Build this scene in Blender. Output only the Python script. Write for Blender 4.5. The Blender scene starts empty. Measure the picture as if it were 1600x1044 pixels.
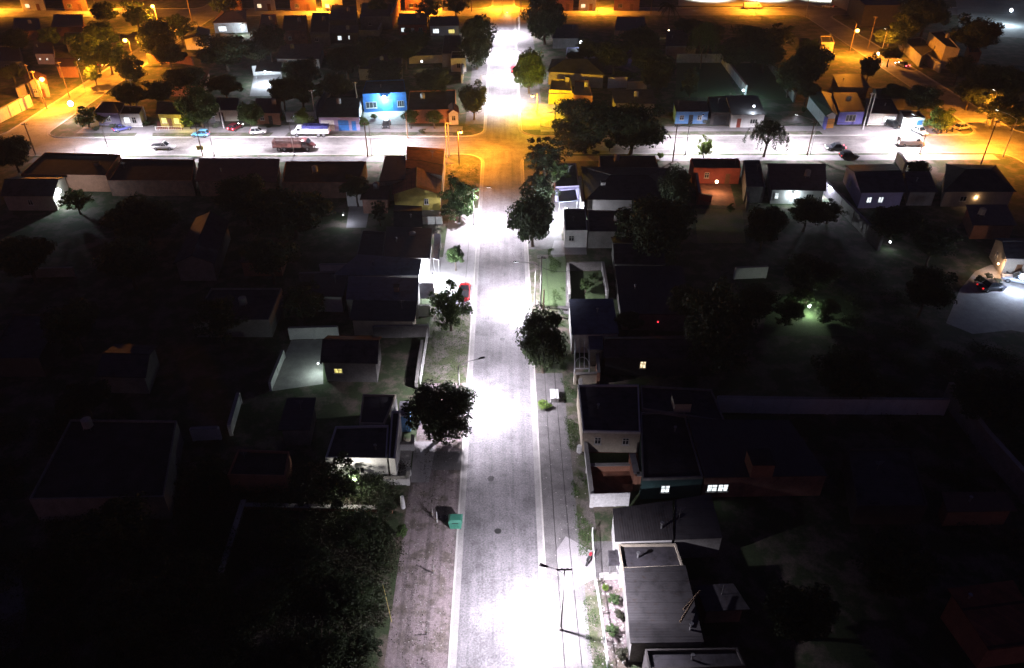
import bpy, math, random
from mathutils import Vector, Matrix, Euler
random.seed(7)
R = math.radians
SC = bpy.context.scene
COL = SC.collection
# ---------------------------------------------------------------- camera
F, CX, CY, HC = 1180.0, 800.0, 522.0, 60.0
PITCH = math.atan(812 / F)
YAW = math.atan(12 * math.cos(PITCH) / F)
cd = bpy.data.cameras.new('camera'); cam = bpy.data.objects.new('camera', cd); COL.objects.link(cam)
cam.location = (0, 0, HC); cam.rotation_euler = (math.pi / 2 - PITCH, 0, -YAW)
cd.sensor_width = 36; cd.lens = F / 1600 * 36; cd.clip_end = 6000; cd.clip_start = 0.5
SC.camera = cam
CM = Euler(cam.rotation_euler).to_matrix()
def G(px, py, z=0.0):
    """survey point of the photograph -> world point at height z"""
    d = CM @ Vector(((px - CX) / F, -(py - CY) / F, -1))
    t = (z - HC) / d.z
    return Vector((d.x * t, d.y * t, z))
def scale_at(p):
    v = CM.inverted() @ (Vector(p) - Vector((0, 0, HC)))
    return F / -v.z
# ---------------------------------------------------------------- materials
MATS = {}
def nodes_of(name):
    m = bpy.data.materials.new(name); m.use_nodes = True
    nt = m.node_tree; b = nt.nodes['Principled BSDF']
    return m, nt, b
def coords(nt, scale=(1, 1, 1), world=False):
    tc = nt.nodes.new('ShaderNodeTexCoord'); mp = nt.nodes.new('ShaderNodeMapping')
    mp.inputs['Scale'].default_value = scale
    if world:
        g = nt.nodes.new('ShaderNodeNewGeometry'); nt.links.new(g.outputs['Position'], mp.inputs['Vector'])
    else:
        nt.links.new(tc.outputs['Object'], mp.inputs['Vector'])
    return mp.outputs['Vector']
def noise(nt, vec, scale, detail=5, rough=.6):
    n = nt.nodes.new('ShaderNodeTexNoise'); n.inputs['Scale'].default_value = scale
    n.inputs['Detail'].default_value = detail; n.inputs['Roughness'].default_value = rough
    nt.links.new(vec, n.inputs['Vector']); return n.outputs['Fac']
def ramp(nt, fac, stops):
    r = nt.nodes.new('ShaderNodeValToRGB'); e = r.color_ramp.elements
    while len(e) < len(stops): e.new(.5)
    for q, (p, c) in zip(e, stops): q.position = p; q.color = (*c, 1)
    nt.links.new(fac, r.inputs['Fac']); return r.outputs['Color']
def mix(nt, a, b, fac, mode='MIX'):
    m = nt.nodes.new('ShaderNodeMixRGB'); m.blend_type = mode
    for s, v in (('Fac', fac), ('Color1', a), ('Color2', b)):
        if hasattr(v, 'links') or isinstance(v, bpy.types.NodeSocket): nt.links.new(v, m.inputs[s])
        elif isinstance(v, tuple): m.inputs[s].default_value = (*v, 1)
        else: m.inputs[s].default_value = v
    return m.outputs['Color']
def bump(nt, b, fac, strength, dist=.05):
    n = nt.nodes.new('ShaderNodeBump'); n.inputs['Strength'].default_value = strength
    n.inputs['Distance'].default_value = dist
    nt.links.new(fac, n.inputs['Height']); nt.links.new(n.outputs['Normal'], b.inputs['Normal'])
def dk(c, k): return tuple(max(0, min(1, x * k)) for x in c)
def surf(name, col, var=.25, s1=.5, s2=9, rough=.9, bmp=.3, world=False, col2=None, lo=.35, hi=.7, stretch=(1, 1, 1)):
    """weathered surface: large stains + fine grain"""
    if name in MATS: return MATS[name]
    m, nt, b = nodes_of(name)
    v = coords(nt, stretch, world)
    big = noise(nt, v, s1, 6, .65); fine = noise(nt, v, s2, 3, .7)
    c = ramp(nt, big, [(lo, col2 or dk(col, 1 - 1.3 * var)), (hi, col)])
    f = ramp(nt, fine, [(.3, (1 - var,) * 3), (.7, (1 + var * .6,) * 3)])
    c = mix(nt, c, f, 1.0, 'MULTIPLY')
    nt.links.new(c, b.inputs['Base Color']); b.inputs['Roughness'].default_value = rough
    bump(nt, b, fine, bmp)
    MATS[name] = m; return m
def ribbed(name, col, axis='X', pitch=.25, var=.3, rough=.55, metal=.0):
    """corrugated sheet / seams running across the given axis, with rust and dirt"""
    if name in MATS: return MATS[name]
    m, nt, b = nodes_of(name)
    v = coords(nt)
    w = nt.nodes.new('ShaderNodeTexWave'); w.bands_direction = axis; w.inputs['Scale'].default_value = .31416 / pitch
    nt.links.new(v, w.inputs['Vector'])
    w2 = nt.nodes.new('ShaderNodeTexWave'); w2.bands_direction = axis; w2.wave_profile = 'SAW'; w2.inputs['Scale'].default_value = .31416 / 1.05
    w2.inputs['Distortion'].default_value = .3
    nt.links.new(v, w2.inputs['Vector'])
    big = noise(nt, v, .7, 7, .7)
    c = ramp(nt, big, [(.33, dk(col, 1 - var * 1.5)), (.5, col), (.72, dk(col, 1 + var * .6))])
    c = mix(nt, c, ramp(nt, w2.outputs['Fac'], [(.0, (.35,) * 3), (.09, (1,) * 3)]), .7, 'MULTIPLY')
    c = mix(nt, c, ramp(nt, noise(nt, v, 2.3, 6), [(.56, (1, 1, 1)), (.7, (.75, .5, .35))]), .6, 'MULTIPLY')
    nt.links.new(c, b.inputs['Base Color']); b.inputs['Roughness'].default_value = rough; b.inputs['Metallic'].default_value = metal
    bump(nt, b, w.outputs['Fac'], .3, .03)
    MATS[name] = m; return m
def bricks(name, c1, c2, mortar, w=.3, h=.1, bmp=.4, rough=.9):
    if name in MATS: return MATS[name]
    m, nt, b = nodes_of(name)
    tc = nt.nodes.new('ShaderNodeTexCoord'); sp = nt.nodes.new('ShaderNodeSeparateXYZ'); cb = nt.nodes.new('ShaderNodeCombineXYZ'); ad = nt.nodes.new('ShaderNodeMath')
    nt.links.new(tc.outputs['Object'], sp.inputs[0]); nt.links.new(sp.outputs['X'], ad.inputs[0]); nt.links.new(sp.outputs['Y'], ad.inputs[1])
    nt.links.new(ad.outputs[0], cb.inputs['X']); nt.links.new(sp.outputs['Z'], cb.inputs['Y'])
    t = nt.nodes.new('ShaderNodeTexBrick'); nt.links.new(cb.outputs[0], t.inputs['Vector'])
    t.inputs['Scale'].default_value = 1; t.inputs['Brick Width'].default_value = w; t.inputs['Row Height'].default_value = h
    t.inputs['Mortar Size'].default_value = .012; t.inputs['Color1'].default_value = (*c1, 1); t.inputs['Color2'].default_value = (*c2, 1); t.inputs['Mortar'].default_value = (*mortar, 1)
    c = mix(nt, t.outputs['Color'], ramp(nt, noise(nt, tc.outputs['Object'], .8, 6), [(.3, (.5,) * 3), (.65, (1.1,) * 3)]), 1.0, 'MULTIPLY')
    nt.links.new(c, b.inputs['Base Color']); b.inputs['Roughness'].default_value = rough
    bump(nt, b, t.outputs['Fac'], -bmp, .01)
    MATS[name] = m; return m
def plain(name, col, rough=.5, metal=0.0, alpha=None):
    if name in MATS: return MATS[name]
    m, nt, b = nodes_of(name)
    v = coords(nt); f = noise(nt, v, 3.0, 5)
    c = ramp(nt, f, [(.3, dk(col, .75)), (.7, dk(col, 1.1))])
    nt.links.new(c, b.inputs['Base Color']); b.inputs['Roughness'].default_value = rough; b.inputs['Metallic'].default_value = metal
    MATS[name] = m; return m
def glow(name, col, strength):
    if name in MATS: return MATS[name]
    m, nt, b = nodes_of(name)
    b.inputs['Base Color'].default_value = (*col, 1); b.inputs['Emission Color'].default_value = (*col, 1)
    b.inputs['Emission Strength'].default_value = strength
    if 'window' in name:      # curtains and furniture seen through the pane
        v = coords(nt, (6, 6, 2)); c = ramp(nt, noise(nt, v, 1.2, 4), [(.35, dk(col, .18)), (.6, col)]); nt.links.new(c, b.inputs['Emission Color'])
    MATS[name] = m; return m
def leafmat(name, c1, c2):
    if name in MATS: return MATS[name]
    m, nt, b = nodes_of(name)
    tc = nt.nodes.new('ShaderNodeTexCoord')
    f = noise(nt, tc.outputs['Object'], 3.2, 4, .7)
    oi = nt.nodes.new('ShaderNodeObjectInfo')
    c = ramp(nt, f, [(.35, c1), (.68, c2)])
    r = ramp(nt, oi.outputs['Random'], [(0, (.75, .8, .7)), (1, (1.2, 1.15, 1.0))])
    c = mix(nt, c, r, 1.0, 'MULTIPLY')
    nt.links.new(c, b.inputs['Base Color']); b.inputs['Roughness'].default_value = .65
    tr = nt.nodes.new('ShaderNodeBsdfTranslucent'); nt.links.new(c, tr.inputs['Color'])
    ms = nt.nodes.new('ShaderNodeMixShader'); ms.inputs[0].default_value = .28
    out = nt.nodes['Material Output']
    nt.links.new(b.outputs[0], ms.inputs[1]); nt.links.new(tr.outputs[0], ms.inputs[2]); nt.links.new(ms.outputs[0], out.inputs['Surface'])
    MATS[name] = m; return m
def asphalt(name, base, ax):
    """worn street: aggregate, longitudinal wheel streaks, patches, cracks"""
    m, nt, b = nodes_of(name)
    v = coords(nt, world=True)
    vs = coords(nt, (1.3, .05, 1) if ax == 'Y' else (.05, 1.3, 1), world=True)
    fine = noise(nt, v, 5.5, 8, .75); st = noise(nt, vs, 1.0, 6, .65); big = noise(nt, v, .22, 5, .6)
    c = ramp(nt, big, [(.32, dk(base, .55)), (.5, dk(base, .95)), (.7, dk(base, 1.2))])
    c = mix(nt, c, ramp(nt, noise(nt, v, 1.1, 7, .7), [(.36, (.6,) * 3), (.48, (1,) * 3)]), .7, 'MULTIPLY')
    c = mix(nt, c, ramp(nt, st, [(.36, (.7,) * 3), (.5, (1,) * 3), (.68, (1.25,) * 3)]), .7, 'MULTIPLY')
    c = mix(nt, c, ramp(nt, fine, [(.33, (.35,) * 3), (.5, (.95,) * 3), (.7, (1.7,) * 3)]), .9, 'MULTIPLY')
    vo = nt.nodes.new('ShaderNodeTexVoronoi'); vo.feature = 'DISTANCE_TO_EDGE'; vo.inputs['Scale'].default_value = .23
    wv = mix(nt, v, nt.nodes.new('ShaderNodeTexNoise').outputs['Color'], .0)
    nt.links.new(v, vo.inputs['Vector'])
    c = mix(nt, c, ramp(nt, vo.outputs['Distance'], [(.0, (.5,) * 3), (.012, (1,) * 3)]), .35, 'MULTIPLY')
    nt.links.new(c, b.inputs['Base Color']); b.inputs['Roughness'].default_value = .8
    bump(nt, b, fine, .5, .03)
    MATS[name] = m; return m
def grassmat(name, g1, g2, dirt, thr=.5, s=.35, tracks=False):
    if name in MATS: return MATS[name]
    m, nt, b = nodes_of(name)
    v = coords(nt, world=True)
    fine = noise(nt, v, 4.5, 8, .8); big = noise(nt, v, s, 7, .62); vf = noise(nt, v, 14, 3, .6)
    g = ramp(nt, fine, [(.34, g1), (.66, g2)])
    d = mix(nt, dirt, ramp(nt, fine, [(.3, (.5,) * 3), (.7, (1.45,) * 3)]), 1.0, 'MULTIPLY')
    msk = ramp(nt, big, [(thr - .05, (0, 0, 0)), (thr + .07, (1, 1, 1))])
    c = mix(nt, g, d, msk)
    if tracks:
        ts = noise(nt, coords(nt, (2.2, .06, 1), world=True), 1.0, 5, .6)
        c = mix(nt, c, ramp(nt, ts, [(.38, (.6,) * 3), (.5, (1,) * 3), (.64, (1.25,) * 3)]), .7, 'MULTIPLY')
    c = mix(nt, c, ramp(nt, vf, [(.3, (.7,) * 3), (.7, (1.3,) * 3)]), 1.0, 'MULTIPLY')
    nt.links.new(c, b.inputs['Base Color']); b.inputs['Roughness'].default_value = .95
    bump(nt, b, fine, .8, .08)
    MATS[name] = m; return m
W = {  # wall finishes
 'white': surf('white render', (.72, .71, .70), .16, .9, 7, bmp=.1),
 'cream': surf('cream render', (.55, .48, .38), .2, .9, 7, bmp=.1),
 'grey': surf('bare grey render', (.28, .27, .26), .28, .8, 6),
 'lav': surf('pale lilac render', (.42, .38, .62), .15, .9, 7, bmp=.1),
 'blue': surf('bright blue paint', (.03, .17, .52), .35, 1.2, 7, bmp=.1),
 'skyblue': surf('sky blue paint', (.16, .36, .72), .15, 1.2, 7, bmp=.1),
 'violet': surf('violet blue paint', (.2, .2, .62), .15, 1.2, 7, bmp=.1),
 'red': surf('brick red paint', (.42, .09, .06), .25, 1., 7, bmp=.1),
 'terra': surf('terracotta render', (.42, .2, .13), .25, 1., 7),
 'yellow': surf('yellow render', (.62, .5, .12), .2, 1., 7, bmp=.1),
 'teal': surf('dark teal render', (.05, .12, .12), .25, 1., 7),
 'dark': surf('dark render', (.1, .09, .09), .3, 1., 7),
 'brick': bricks('bare brick', (.33, .12, .075), (.24, .085, .055), (.32, .3, .27)),
}
T = {  # roof finishes
 'membrane': ribbed('dark roofing membrane', (.055, .05, .06), 'Y', 1.0, .55, .7),
 'slab': surf('weathered concrete roof', (.075, .07, .072), .5, .5, 6),
 'metalx': ribbed('grey corrugated roof', (.055, .05, .053), 'X'),
 'metaly': ribbed('grey corrugated roofing', (.06, .056, .06), 'Y'),
 'rust': ribbed('rusty corrugated roof', (.11, .06, .045), 'X'),
 'blue': ribbed('blue grey sheet roof', (.11, .13, .19), 'Y'),
 'green': ribbed('green sheet roof', (.06, .12, .09), 'X'),
 'pale': ribbed('pale sheet roof', (.36, .35, .4), 'Y'),
 'tile': bricks('clay roof tiles', (.26, .09, .05), (.19, .065, .04), (.06, .03, .02), .35, .3, .9),
}
MW = plain('weathered timber', (.16, .11, .07), .85)
MSTEEL = plain('galvanised steel', (.35, .35, .36), .45, .6)
MCONC = surf('concrete', (.42, .4, .38), .22, .9, 8)
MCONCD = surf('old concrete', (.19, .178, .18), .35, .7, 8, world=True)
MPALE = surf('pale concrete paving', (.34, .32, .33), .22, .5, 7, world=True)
MDARKMET = plain('dark painted metal', (.03, .03, .035), .45, .3)
MWHITEMET = plain('white painted metal', (.75, .75, .75), .4)
MGLASS = plain('dark window glass', (.02, .025, .03), .08)
MFRAME = plain('window frame paint', (.6, .58, .55), .5)
MRUB = plain('tyre rubber', (.02, .02, .02), .8)
MWIRE = plain('black cable', (.02, .02, .02), .6)
BARK = surf('bark', (.13, .095, .07), .4, 2, 12)
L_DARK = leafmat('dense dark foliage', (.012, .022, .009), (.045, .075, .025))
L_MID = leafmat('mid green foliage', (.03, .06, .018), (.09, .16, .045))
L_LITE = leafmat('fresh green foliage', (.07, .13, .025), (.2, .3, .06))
L_DRY = leafmat('dry weed foliage', (.018, .02, .01), (.055, .055, .028))
LIT_WARM = glow('window light warm', (1, .8, .5), 2.2); LIT_WHITE = glow('window light white', (.88, .97, 1), 2.2)
LIT_YEL = glow('window light yellow', (1, .85, .25), 1.6)
SODIUM = glow('sodium lamp glass', (1, .5, .08), 14); LEDG = glow('white lamp glass', (.9, .95, 1), 14)
WARMG = glow('warm lamp glass', (1, .72, .4), 14); BLUEG = glow('blue lamp glass', (.12, .05, 1), 5)
# ---------------------------------------------------------------- mesh building
def tag(o, label=None, cat=None, group=None, kind=None):
    if label: o['label'] = label
    if cat: o['category'] = cat
    if group: o['group'] = group
    if kind: o['kind'] = kind
    return o
def root(name, loc, label, cat, group=None, rz=0):
    o = bpy.data.objects.new(name, None); COL.objects.link(o); o.location = loc; o.rotation_euler = (0, 0, rz)
    o.empty_display_size = .3
    return tag(o, label, cat, group)
class MB:
    def __init__(s): s.v = []; s.f = []
    def add(s, vs, fs):
        n = len(s.v); s.v += [Vector(p) for p in vs]; s.f += [tuple(i + n for i in f) for f in fs]; return s
    def box(s, x0, x1, y0, y1, z0, z1):
        return s.add([(x0, y0, z0), (x1, y0, z0), (x1, y1, z0), (x0, y1, z0), (x0, y0, z1), (x1, y0, z1), (x1, y1, z1), (x0, y1, z1)],
                     [(0, 3, 2, 1), (4, 5, 6, 7), (0, 1, 5, 4), (1, 2, 6, 5), (2, 3, 7, 6), (3, 0, 4, 7)])
    def prism(s, poly, z0, z1, cap=True):
        n = len(poly)
        vs = [(p[0], p[1], z0) for p in poly] + [(p[0], p[1], z1) for p in poly]
        fs = [(i, (i + 1) % n, n + (i + 1) % n, n + i) for i in range(n)]
        if cap: fs += [tuple(range(n, 2 * n)), tuple(reversed(range(n)))]
        return s.add(vs, fs)
    def hexa(s, lo, hi):
        return s.add(list(lo) + list(hi), [(3, 2, 1, 0), (4, 5, 6, 7), (0, 1, 5, 4), (1, 2, 6, 5), (2, 3, 7, 6), (3, 0, 4, 7)])
    def tube(s, a, b, r0, r1=None, n=8):
        a = Vector(a); b = Vector(b); r1 = r0 if r1 is None else r1
        d = (b - a).normalized(); u = d.orthogonal().normalized(); w = d.cross(u)
        vs = []
        for c, r in ((a, r0), (b, r1)):
            for i in range(n):
                t = 2 * math.pi * i / n; vs.append(c + u * math.cos(t) * r + w * math.sin(t) * r)
        return s.add(vs, [(i, (i + 1) % n, n + (i + 1) % n, n + i) for i in range(n)] + [tuple(reversed(range(n))), tuple(range(n, 2 * n))])
    def path(s, pts, r, n=5):
        for a, b in zip(pts, pts[1:]): s.tube(a, b, r, r, n)
        return s
    def ball(s, c, r, seg=10, rings=6, sz=1):
        c = Vector(c); vs = []; fs = []
        for j in range(1, rings):
            th = math.pi * j / rings
            for i in range(seg):
                ph = 2 * math.pi * i / seg
                vs.append(c + Vector((r * math.sin(th) * math.cos(ph), r * math.sin(th) * math.sin(ph), r * sz * math.cos(th))))
        t = len(vs); vs += [c + Vector((0, 0, r * sz)), c - Vector((0, 0, r * sz))]
        for j in range(rings - 2):
            for i in range(seg):
                a = j * seg + i; b = j * seg + (i + 1) % seg; fs.append((a, a + seg, b + seg, b))
        for i in range(seg):
            fs.append((t, i, (i + 1) % seg)); k = (rings - 2) * seg; fs.append((t + 1, k + (i + 1) % seg, k + i))
        return s.add(vs, fs)
    def mesh(s, name, mat, org=(0, 0, 0), smooth=False):
        me = bpy.data.meshes.new(name); o = Vector(org)
        me.from_pydata([tuple(p - o) for p in s.v], [], s.f)
        me.materials.append(mat)
        if smooth: me.polygons.foreach_set('use_smooth', [True] * len(me.polygons))
        me.update(); return me
    def build(s, name, mat, parent=None, smooth=False, org=None):
        """vertices are in world metres; a child is stored relative to its thing"""
        o = Vector(org) if org is not None else (Vector(ROOTLOC(parent)) if parent is not None else Vector((0, 0, 0)))
        ob = bpy.data.objects.new(name, s.mesh(name, mat, o, smooth)); COL.objects.link(ob)
        if parent is not None: ob.parent = parent
        elif org is not None: ob.location = o
        return ob
def ROOTLOC(p):
    while p.parent is not None: p = p.parent
    return p.location
def loc_build(mb, name, mat, parent, smooth=False):      # vertices already local to the thing
    ob = bpy.data.objects.new(name, mb.mesh(name, mat, (0, 0, 0), smooth)); COL.objects.link(ob); ob.parent = parent; return ob
def copy_tree(o, parent=None):
    c = o.copy(); COL.objects.link(c)
    if parent is not None: c.parent = parent
    for ch in list(o.children): copy_tree(ch, c)
    return c
def structure(o): o['kind'] = 'structure'; return o
def MHAZE():
    m = bpy.data.materials.new('bloom haze'); m.use_nodes = True; nt = m.node_tree; nt.nodes.remove(nt.nodes['Principled BSDF'])
    v = nt.nodes.new('ShaderNodeVolumePrincipled'); v.inputs['Density'].default_value = HAZE; v.inputs['Color'].default_value = (.9, .9, .95, 1); v.inputs['Anisotropy'].default_value = .2
    nt.links.new(v.outputs[0], nt.nodes['Material Output'].inputs['Volume']); return m
# ---------------------------------------------------------------- the setting
XW0, XW1, XM0, XM1, XE0, XE1 = -114.0, -104.5, -5.0, 3.5, 108.0, 117.0     # kerb lines of the three long streets
YS0, YS1, YF0, YF1 = 155.0, 166.0, 290.0, 303.0                             # cross streets
def sheet(name, pts, z, mat, kind='structure', label=None):
    ob = MB().add([(p[0], p[1], z) for p in pts], [tuple(range(len(pts)))]).build(name, mat)
    tag(ob, label, None, None, kind); return ob
sheet('ground', [(-3000, -400), (3000, -400), (3000, 4500), (-3000, 4500)], -.06, grassmat('open ground', (.02, .03, .012), (.045, .06, .025), (.09, .07, .05), .45))
sheet('road', [(-260, 20), (260, 20), (260, 460), (-260, 460)], 0, asphalt('side street surface', (.2, .185, .18), 'X'), label='pale worn side streets around the blocks')
sheet('main_road', [(XM0 - .1, 24), (XM1 + .1, 24), (XM1 + .1, YS0 + 2), (XM0 - .1, YS0 + 2)], .004, asphalt('main street surface', (.18, .17, .18), 'Y'), label='grey asphalt main street under white lamps')
sheet('main_road', [(XM0 - .1, YS1 - 2), (XM1 + .1, YS1 - 2), (XM1 + .1, YF0 + 2), (XM0 - .1, YF0 + 2)], .004, MATS['main street surface'], label='far stretch of the main street beyond the crossing')
def rrect(x0, x1, y0, y1, r, n=7):
    pts = []
    for cx, cy, a0 in ((x1 - r, y1 - r, 0), (x0 + r, y1 - r, 90), (x0 + r, y0 + r, 180), (x1 - r, y0 + r, 270)):
        for i in range(n): a = R(a0 + 90 * i / (n - 1)); pts.append((cx + r * math.cos(a), cy + r * math.sin(a)))
    return pts
def ring(outer, inner, z, z2=None):
    n = len(outer); mb = MB()
    vs = [(p[0], p[1], z) for p in outer] + [(p[0], p[1], z) for p in inner]
    fs = [(i, (i + 1) % n, n + (i + 1) % n, n + i) for i in range(n)]
    mb.add(vs, fs)
    if z2 is not None:
        mb.add([(p[0], p[1], z2) for p in outer] + [(p[0], p[1], z) for p in outer], fs)
    return mb
BLOCKG = grassmat('block soil and grass', (.022, .036, .014), (.05, .075, .028), (.13, .105, .085), .52)
KERB = surf('kerb concrete', (.5, .48, .46), .2, .9, 8, world=True)
GUT = surf('gutter concrete', (.36, .345, .34), .25, .7, 8, world=True)
for bx0, bx1, by0, by1 in ((XW1, XM0, 22, YS0), (XM1, XE0, 22, YS0), (XW1, XM0, YS1, YF0), (XM1, XE0, YS1, YF0),
                           (-235, XW0, 22, YS0), (-235, XW0, YS1, YF0), (XE1, 240, 22, YS0), (XE1, 240, YS1, YF0),
                           (XW1, XM0, YF1, 440), (XM1, XE0, YF1, 440), (-235, XW0, YF1, 440), (XE1, 240, YF1, 440)):
    o_ = rrect(bx0, bx1, by0, by1, 4.5); i_ = rrect(bx0 + .18, bx1 - .18, by0 + .18, by1 - .18, 4.32); g_ = rrect(bx0 - .55, bx1 + .55, by0 - .55, by1 + .55, 5.05)
    structure(ring(o_, i_, .14, 0).build('kerb', KERB))
    structure(ring(g_, o_, .008).build('gutter', GUT))
    structure(MB().add([(p[0], p[1], .12) for p in i_], [tuple(range(len(i_)))]).build('ground', BLOCKG))
def patch(name, pxs, mat, lay, label=None, kind='structure'):
    return sheet(name, [G(x, y, .12)[:2] for x, y in pxs], .124 + .004 * lay, mat, kind, label)
def wpatch(name, x0, x1, y0, y1, mat, lay, label=None):
    return sheet(name, [(x0, y0), (x1, y0), (x1, y1), (x0, y1)], .124 + .004 * lay, mat, 'structure', label)
DIRT = grassmat('bare verge dirt', (.07, .06, .05), (.16, .13, .115), (.21, .17, .175), .44, .6, True)
VERGE = grassmat('short verge grass', (.035, .042, .02), (.085, .095, .045), (.14, .12, .11), .5, .5)
LAWN = grassmat('green lawn', (.035, .06, .022), (.09, .14, .055), (.13, .11, .07), .68, .4)
TERRAP = bricks('terracotta paving', (.3, .13, .08), (.24, .1, .06), (.2, .15, .12), .3, .3)
wpatch('dirt_verge', -10.6, XM0 - .2, 30, 60.5, DIRT, 0, 'bare dirt verge left of the main street')
wpatch('pavement', -10.6, XM0 - .2, 60.5, 63.5, MCONCD, 0, 'concrete crossing strip north of the green bin')
wpatch('dirt_verge', -10.6, XM0 - .2, 63.5, 76, DIRT, 0)
wpatch('grass_verge', -10.8, XM0 - .2, 76, 92, VERGE, 0)
wpatch('pavement', -10.4, XM0 - .2, 92, 128, MPALE, 0, 'pale paving in front of the left row of houses')
patch('pavement', [(641, 754), (670, 754), (682, 690), (648, 690)], MPALE, 1, 'pale concrete slab in front of the white house')
wpatch('grass_verge', -14, XM0 - .2, 132, 150, VERGE, 0, 'grassy street corner by the tall house')
wpatch('pavement', XM1 + .2, 7.2, 30, 78, MCONCD, 0, 'narrow worn pavement right of the main street')
wpatch('grass_verge', 7.2, 9.0, 30, 72, VERGE, 0)
patch('pavement', [(868, 862), (884, 838), (926, 862), (928, 905), (880, 930)], MPALE, 2, 'pale concrete apron by the motorbike')
wpatch('grass_verge', XM1 + .2, 7.6, 92, 110, VERGE, 0, 'green verge below the big roadside tree')
wpatch('pavement', 7.6, 9.6, 92, 112, MCONCD, 0)
wpatch('pavement', XM1 + .2, 9.5, 112, 146, MCONCD, 0)
wpatch('pavement', 6, 104, YS0 - 4.2, YS0 - 1.2, MPALE, 0, 'pavement along the south side of the side street')
wpatch('pavement', -100, -16, YS0 - 4.2, YS0 - 1.2, MCONCD, 0)
wpatch('grass_verge', -101, -12, YS1 + .3, YS1 + 2.6, VERGE, 0, 'grassy kerb strip in front of the northern houses')
wpatch('pavement', -98, -10, YS1 + 2.7, YS1 + 6.5, MPALE, 0)
wpatch('grass_verge', 20, 70, YS1 + .3, YS1 + 2.6, VERGE, 0)
wpatch('pavement', 8, 104, YS1 + 2.7, YS1 + 6, MPALE, 0)
wpatch('pavement', 72, 104, YS1 + .3, YS1 + 2.7, MPALE, 0)
wpatch('pavement', -9.5, XM0 - .2, YS1 + 8, YF0 - 8, MCONCD, 0)
wpatch('pavement', XM1 + .2, 9, YS1 + 8, YF0 - 8, MCONCD, 0)
# plots
STAIN = surf('oil stained asphalt', (.1, .095, .1), .4, .8, 6, world=True); TAR = surf('tar patch', (.1, .095, .1), .4, .9, 7, world=True)
def blob(name, px, py, rx, ry, mat, seed, label):
    c = G(px, py, 0); rb = random.Random(seed); n = 18
    sheet(name, [(c.x + rx * math.cos(i * 6.283 / n) * rb.uniform(.75, 1.15), c.y + ry * math.sin(i * 6.283 / n) * rb.uniform(.75, 1.15)) for i in range(n)], .0085, mat, 'structure', label)
blob('road_stain', 767, 748, .38, .5, STAIN, 1, 'dark oil stain on the main street above the green bin')
for a_, b_ in ((778, 830), (785, 530)):
    c_ = G(a_, b_, 0); structure(MB().tube((c_.x, c_.y, .005), (c_.x, c_.y, .012), .36, .36, 20).build('manhole_cover', plain('cast iron', (.05, .05, .05), .6, .5)))
patch('patio', [(921, 772), (1018, 766), (990, 693), (911, 693)], TERRAP, 1, 'terracotta patio of the flat-roofed house')
patch('lawn', [(921, 732), (984, 732), (981, 708), (917, 708)], LAWN, 2, 'little square of grass inside the patio')
patch('garden_soil', [(950, 1040), (980, 1010), (972, 905), (938, 905)], DIRT, 1)
patch('yard', [(928, 903), (968, 903), (960, 846), (926, 846)], MCONCD, 2, 'concrete front yard behind the white railing')
patch('lawn', [(842, 478), (884, 478), (884, 400), (846, 405)], LAWN, 3)
patch('lawn', [(889, 470), (944, 468), (940, 424), (888, 424)], LAWN, 1)
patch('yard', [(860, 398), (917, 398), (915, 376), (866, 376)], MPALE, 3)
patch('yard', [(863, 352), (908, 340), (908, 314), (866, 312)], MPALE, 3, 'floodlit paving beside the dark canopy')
patch('yard', [(1088, 320), (1150, 322), (1140, 285), (1088, 285)], TERRAP, 1, 'red paved yard under the warm lamp')
patch('lawn', [(1090, 380), (1165, 380), (1160, 328), (1085, 326)], grassmat('yellow lit lawn', (.1, .11, .03), (.2, .2, .07), (.2, .17, .1), .5), 1, 'lawn coloured as yellow-lit behind the red house')  # yellow lamplight on the ground put into the grass colour
patch('yard', [(1478, 505), (1520, 522), (1580, 516), (1660, 530), (1660, 412), (1548, 414), (1524, 424), (1500, 452)], MCONC, 1, 'large pale concrete yard at the right edge')
patch('lawn', [(1190, 525), (1340, 525), (1330, 462), (1205, 462)], LAWN, 1, 'garden around the low white lamp')
patch('yard', [(420, 612), (505, 600), (505, 530), (455, 532)], MCONC, 1, 'tiled yard lit beside the dark gabled house')
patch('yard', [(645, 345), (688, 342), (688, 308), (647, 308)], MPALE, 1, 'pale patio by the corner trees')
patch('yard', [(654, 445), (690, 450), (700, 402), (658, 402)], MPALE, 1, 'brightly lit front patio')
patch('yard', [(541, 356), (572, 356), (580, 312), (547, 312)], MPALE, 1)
patch('yard', [(568, 200), (640, 200), (634, 174), (568, 174)], MCONC, 2, 'grey forecourt of the blue shop')
patch('lawn', [(1055, 152), (1152, 152), (1128, 96), (1058, 96)], LAWN, 1, 'green walled garden')
patch('lawn', [(1160, 152), (1236, 158), (1195, 99), (1132, 99)], LAWN, 1, 'dark walled garden beside the green one')
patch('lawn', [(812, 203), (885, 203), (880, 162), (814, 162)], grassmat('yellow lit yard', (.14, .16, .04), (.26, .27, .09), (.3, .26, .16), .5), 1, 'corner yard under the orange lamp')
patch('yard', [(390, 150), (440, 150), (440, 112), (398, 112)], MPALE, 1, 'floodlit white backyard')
patch('sports_field', [(1060, 9), (1305, 9), (1290, -14), (1060, -14)], surf('pale playing field', (.4, .42, .36), .1, .3, 5, world=True), 1, 'floodlit sports pitch')
patch('field', [(1500, 52), (1600, 60), (1620, -10), (1492, -10)], surf('grey field', (.25, .27, .26), .3, .1, 4, world=True), 1, 'dim grey field at the top right')
patch('driveway', [(421, 213), (445, 213), (462, 196), (440, 196)], MPALE, 3)
patch('driveway', [(210, 214), (238, 214), (240, 196), (222, 196)], MPALE, 3)
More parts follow.
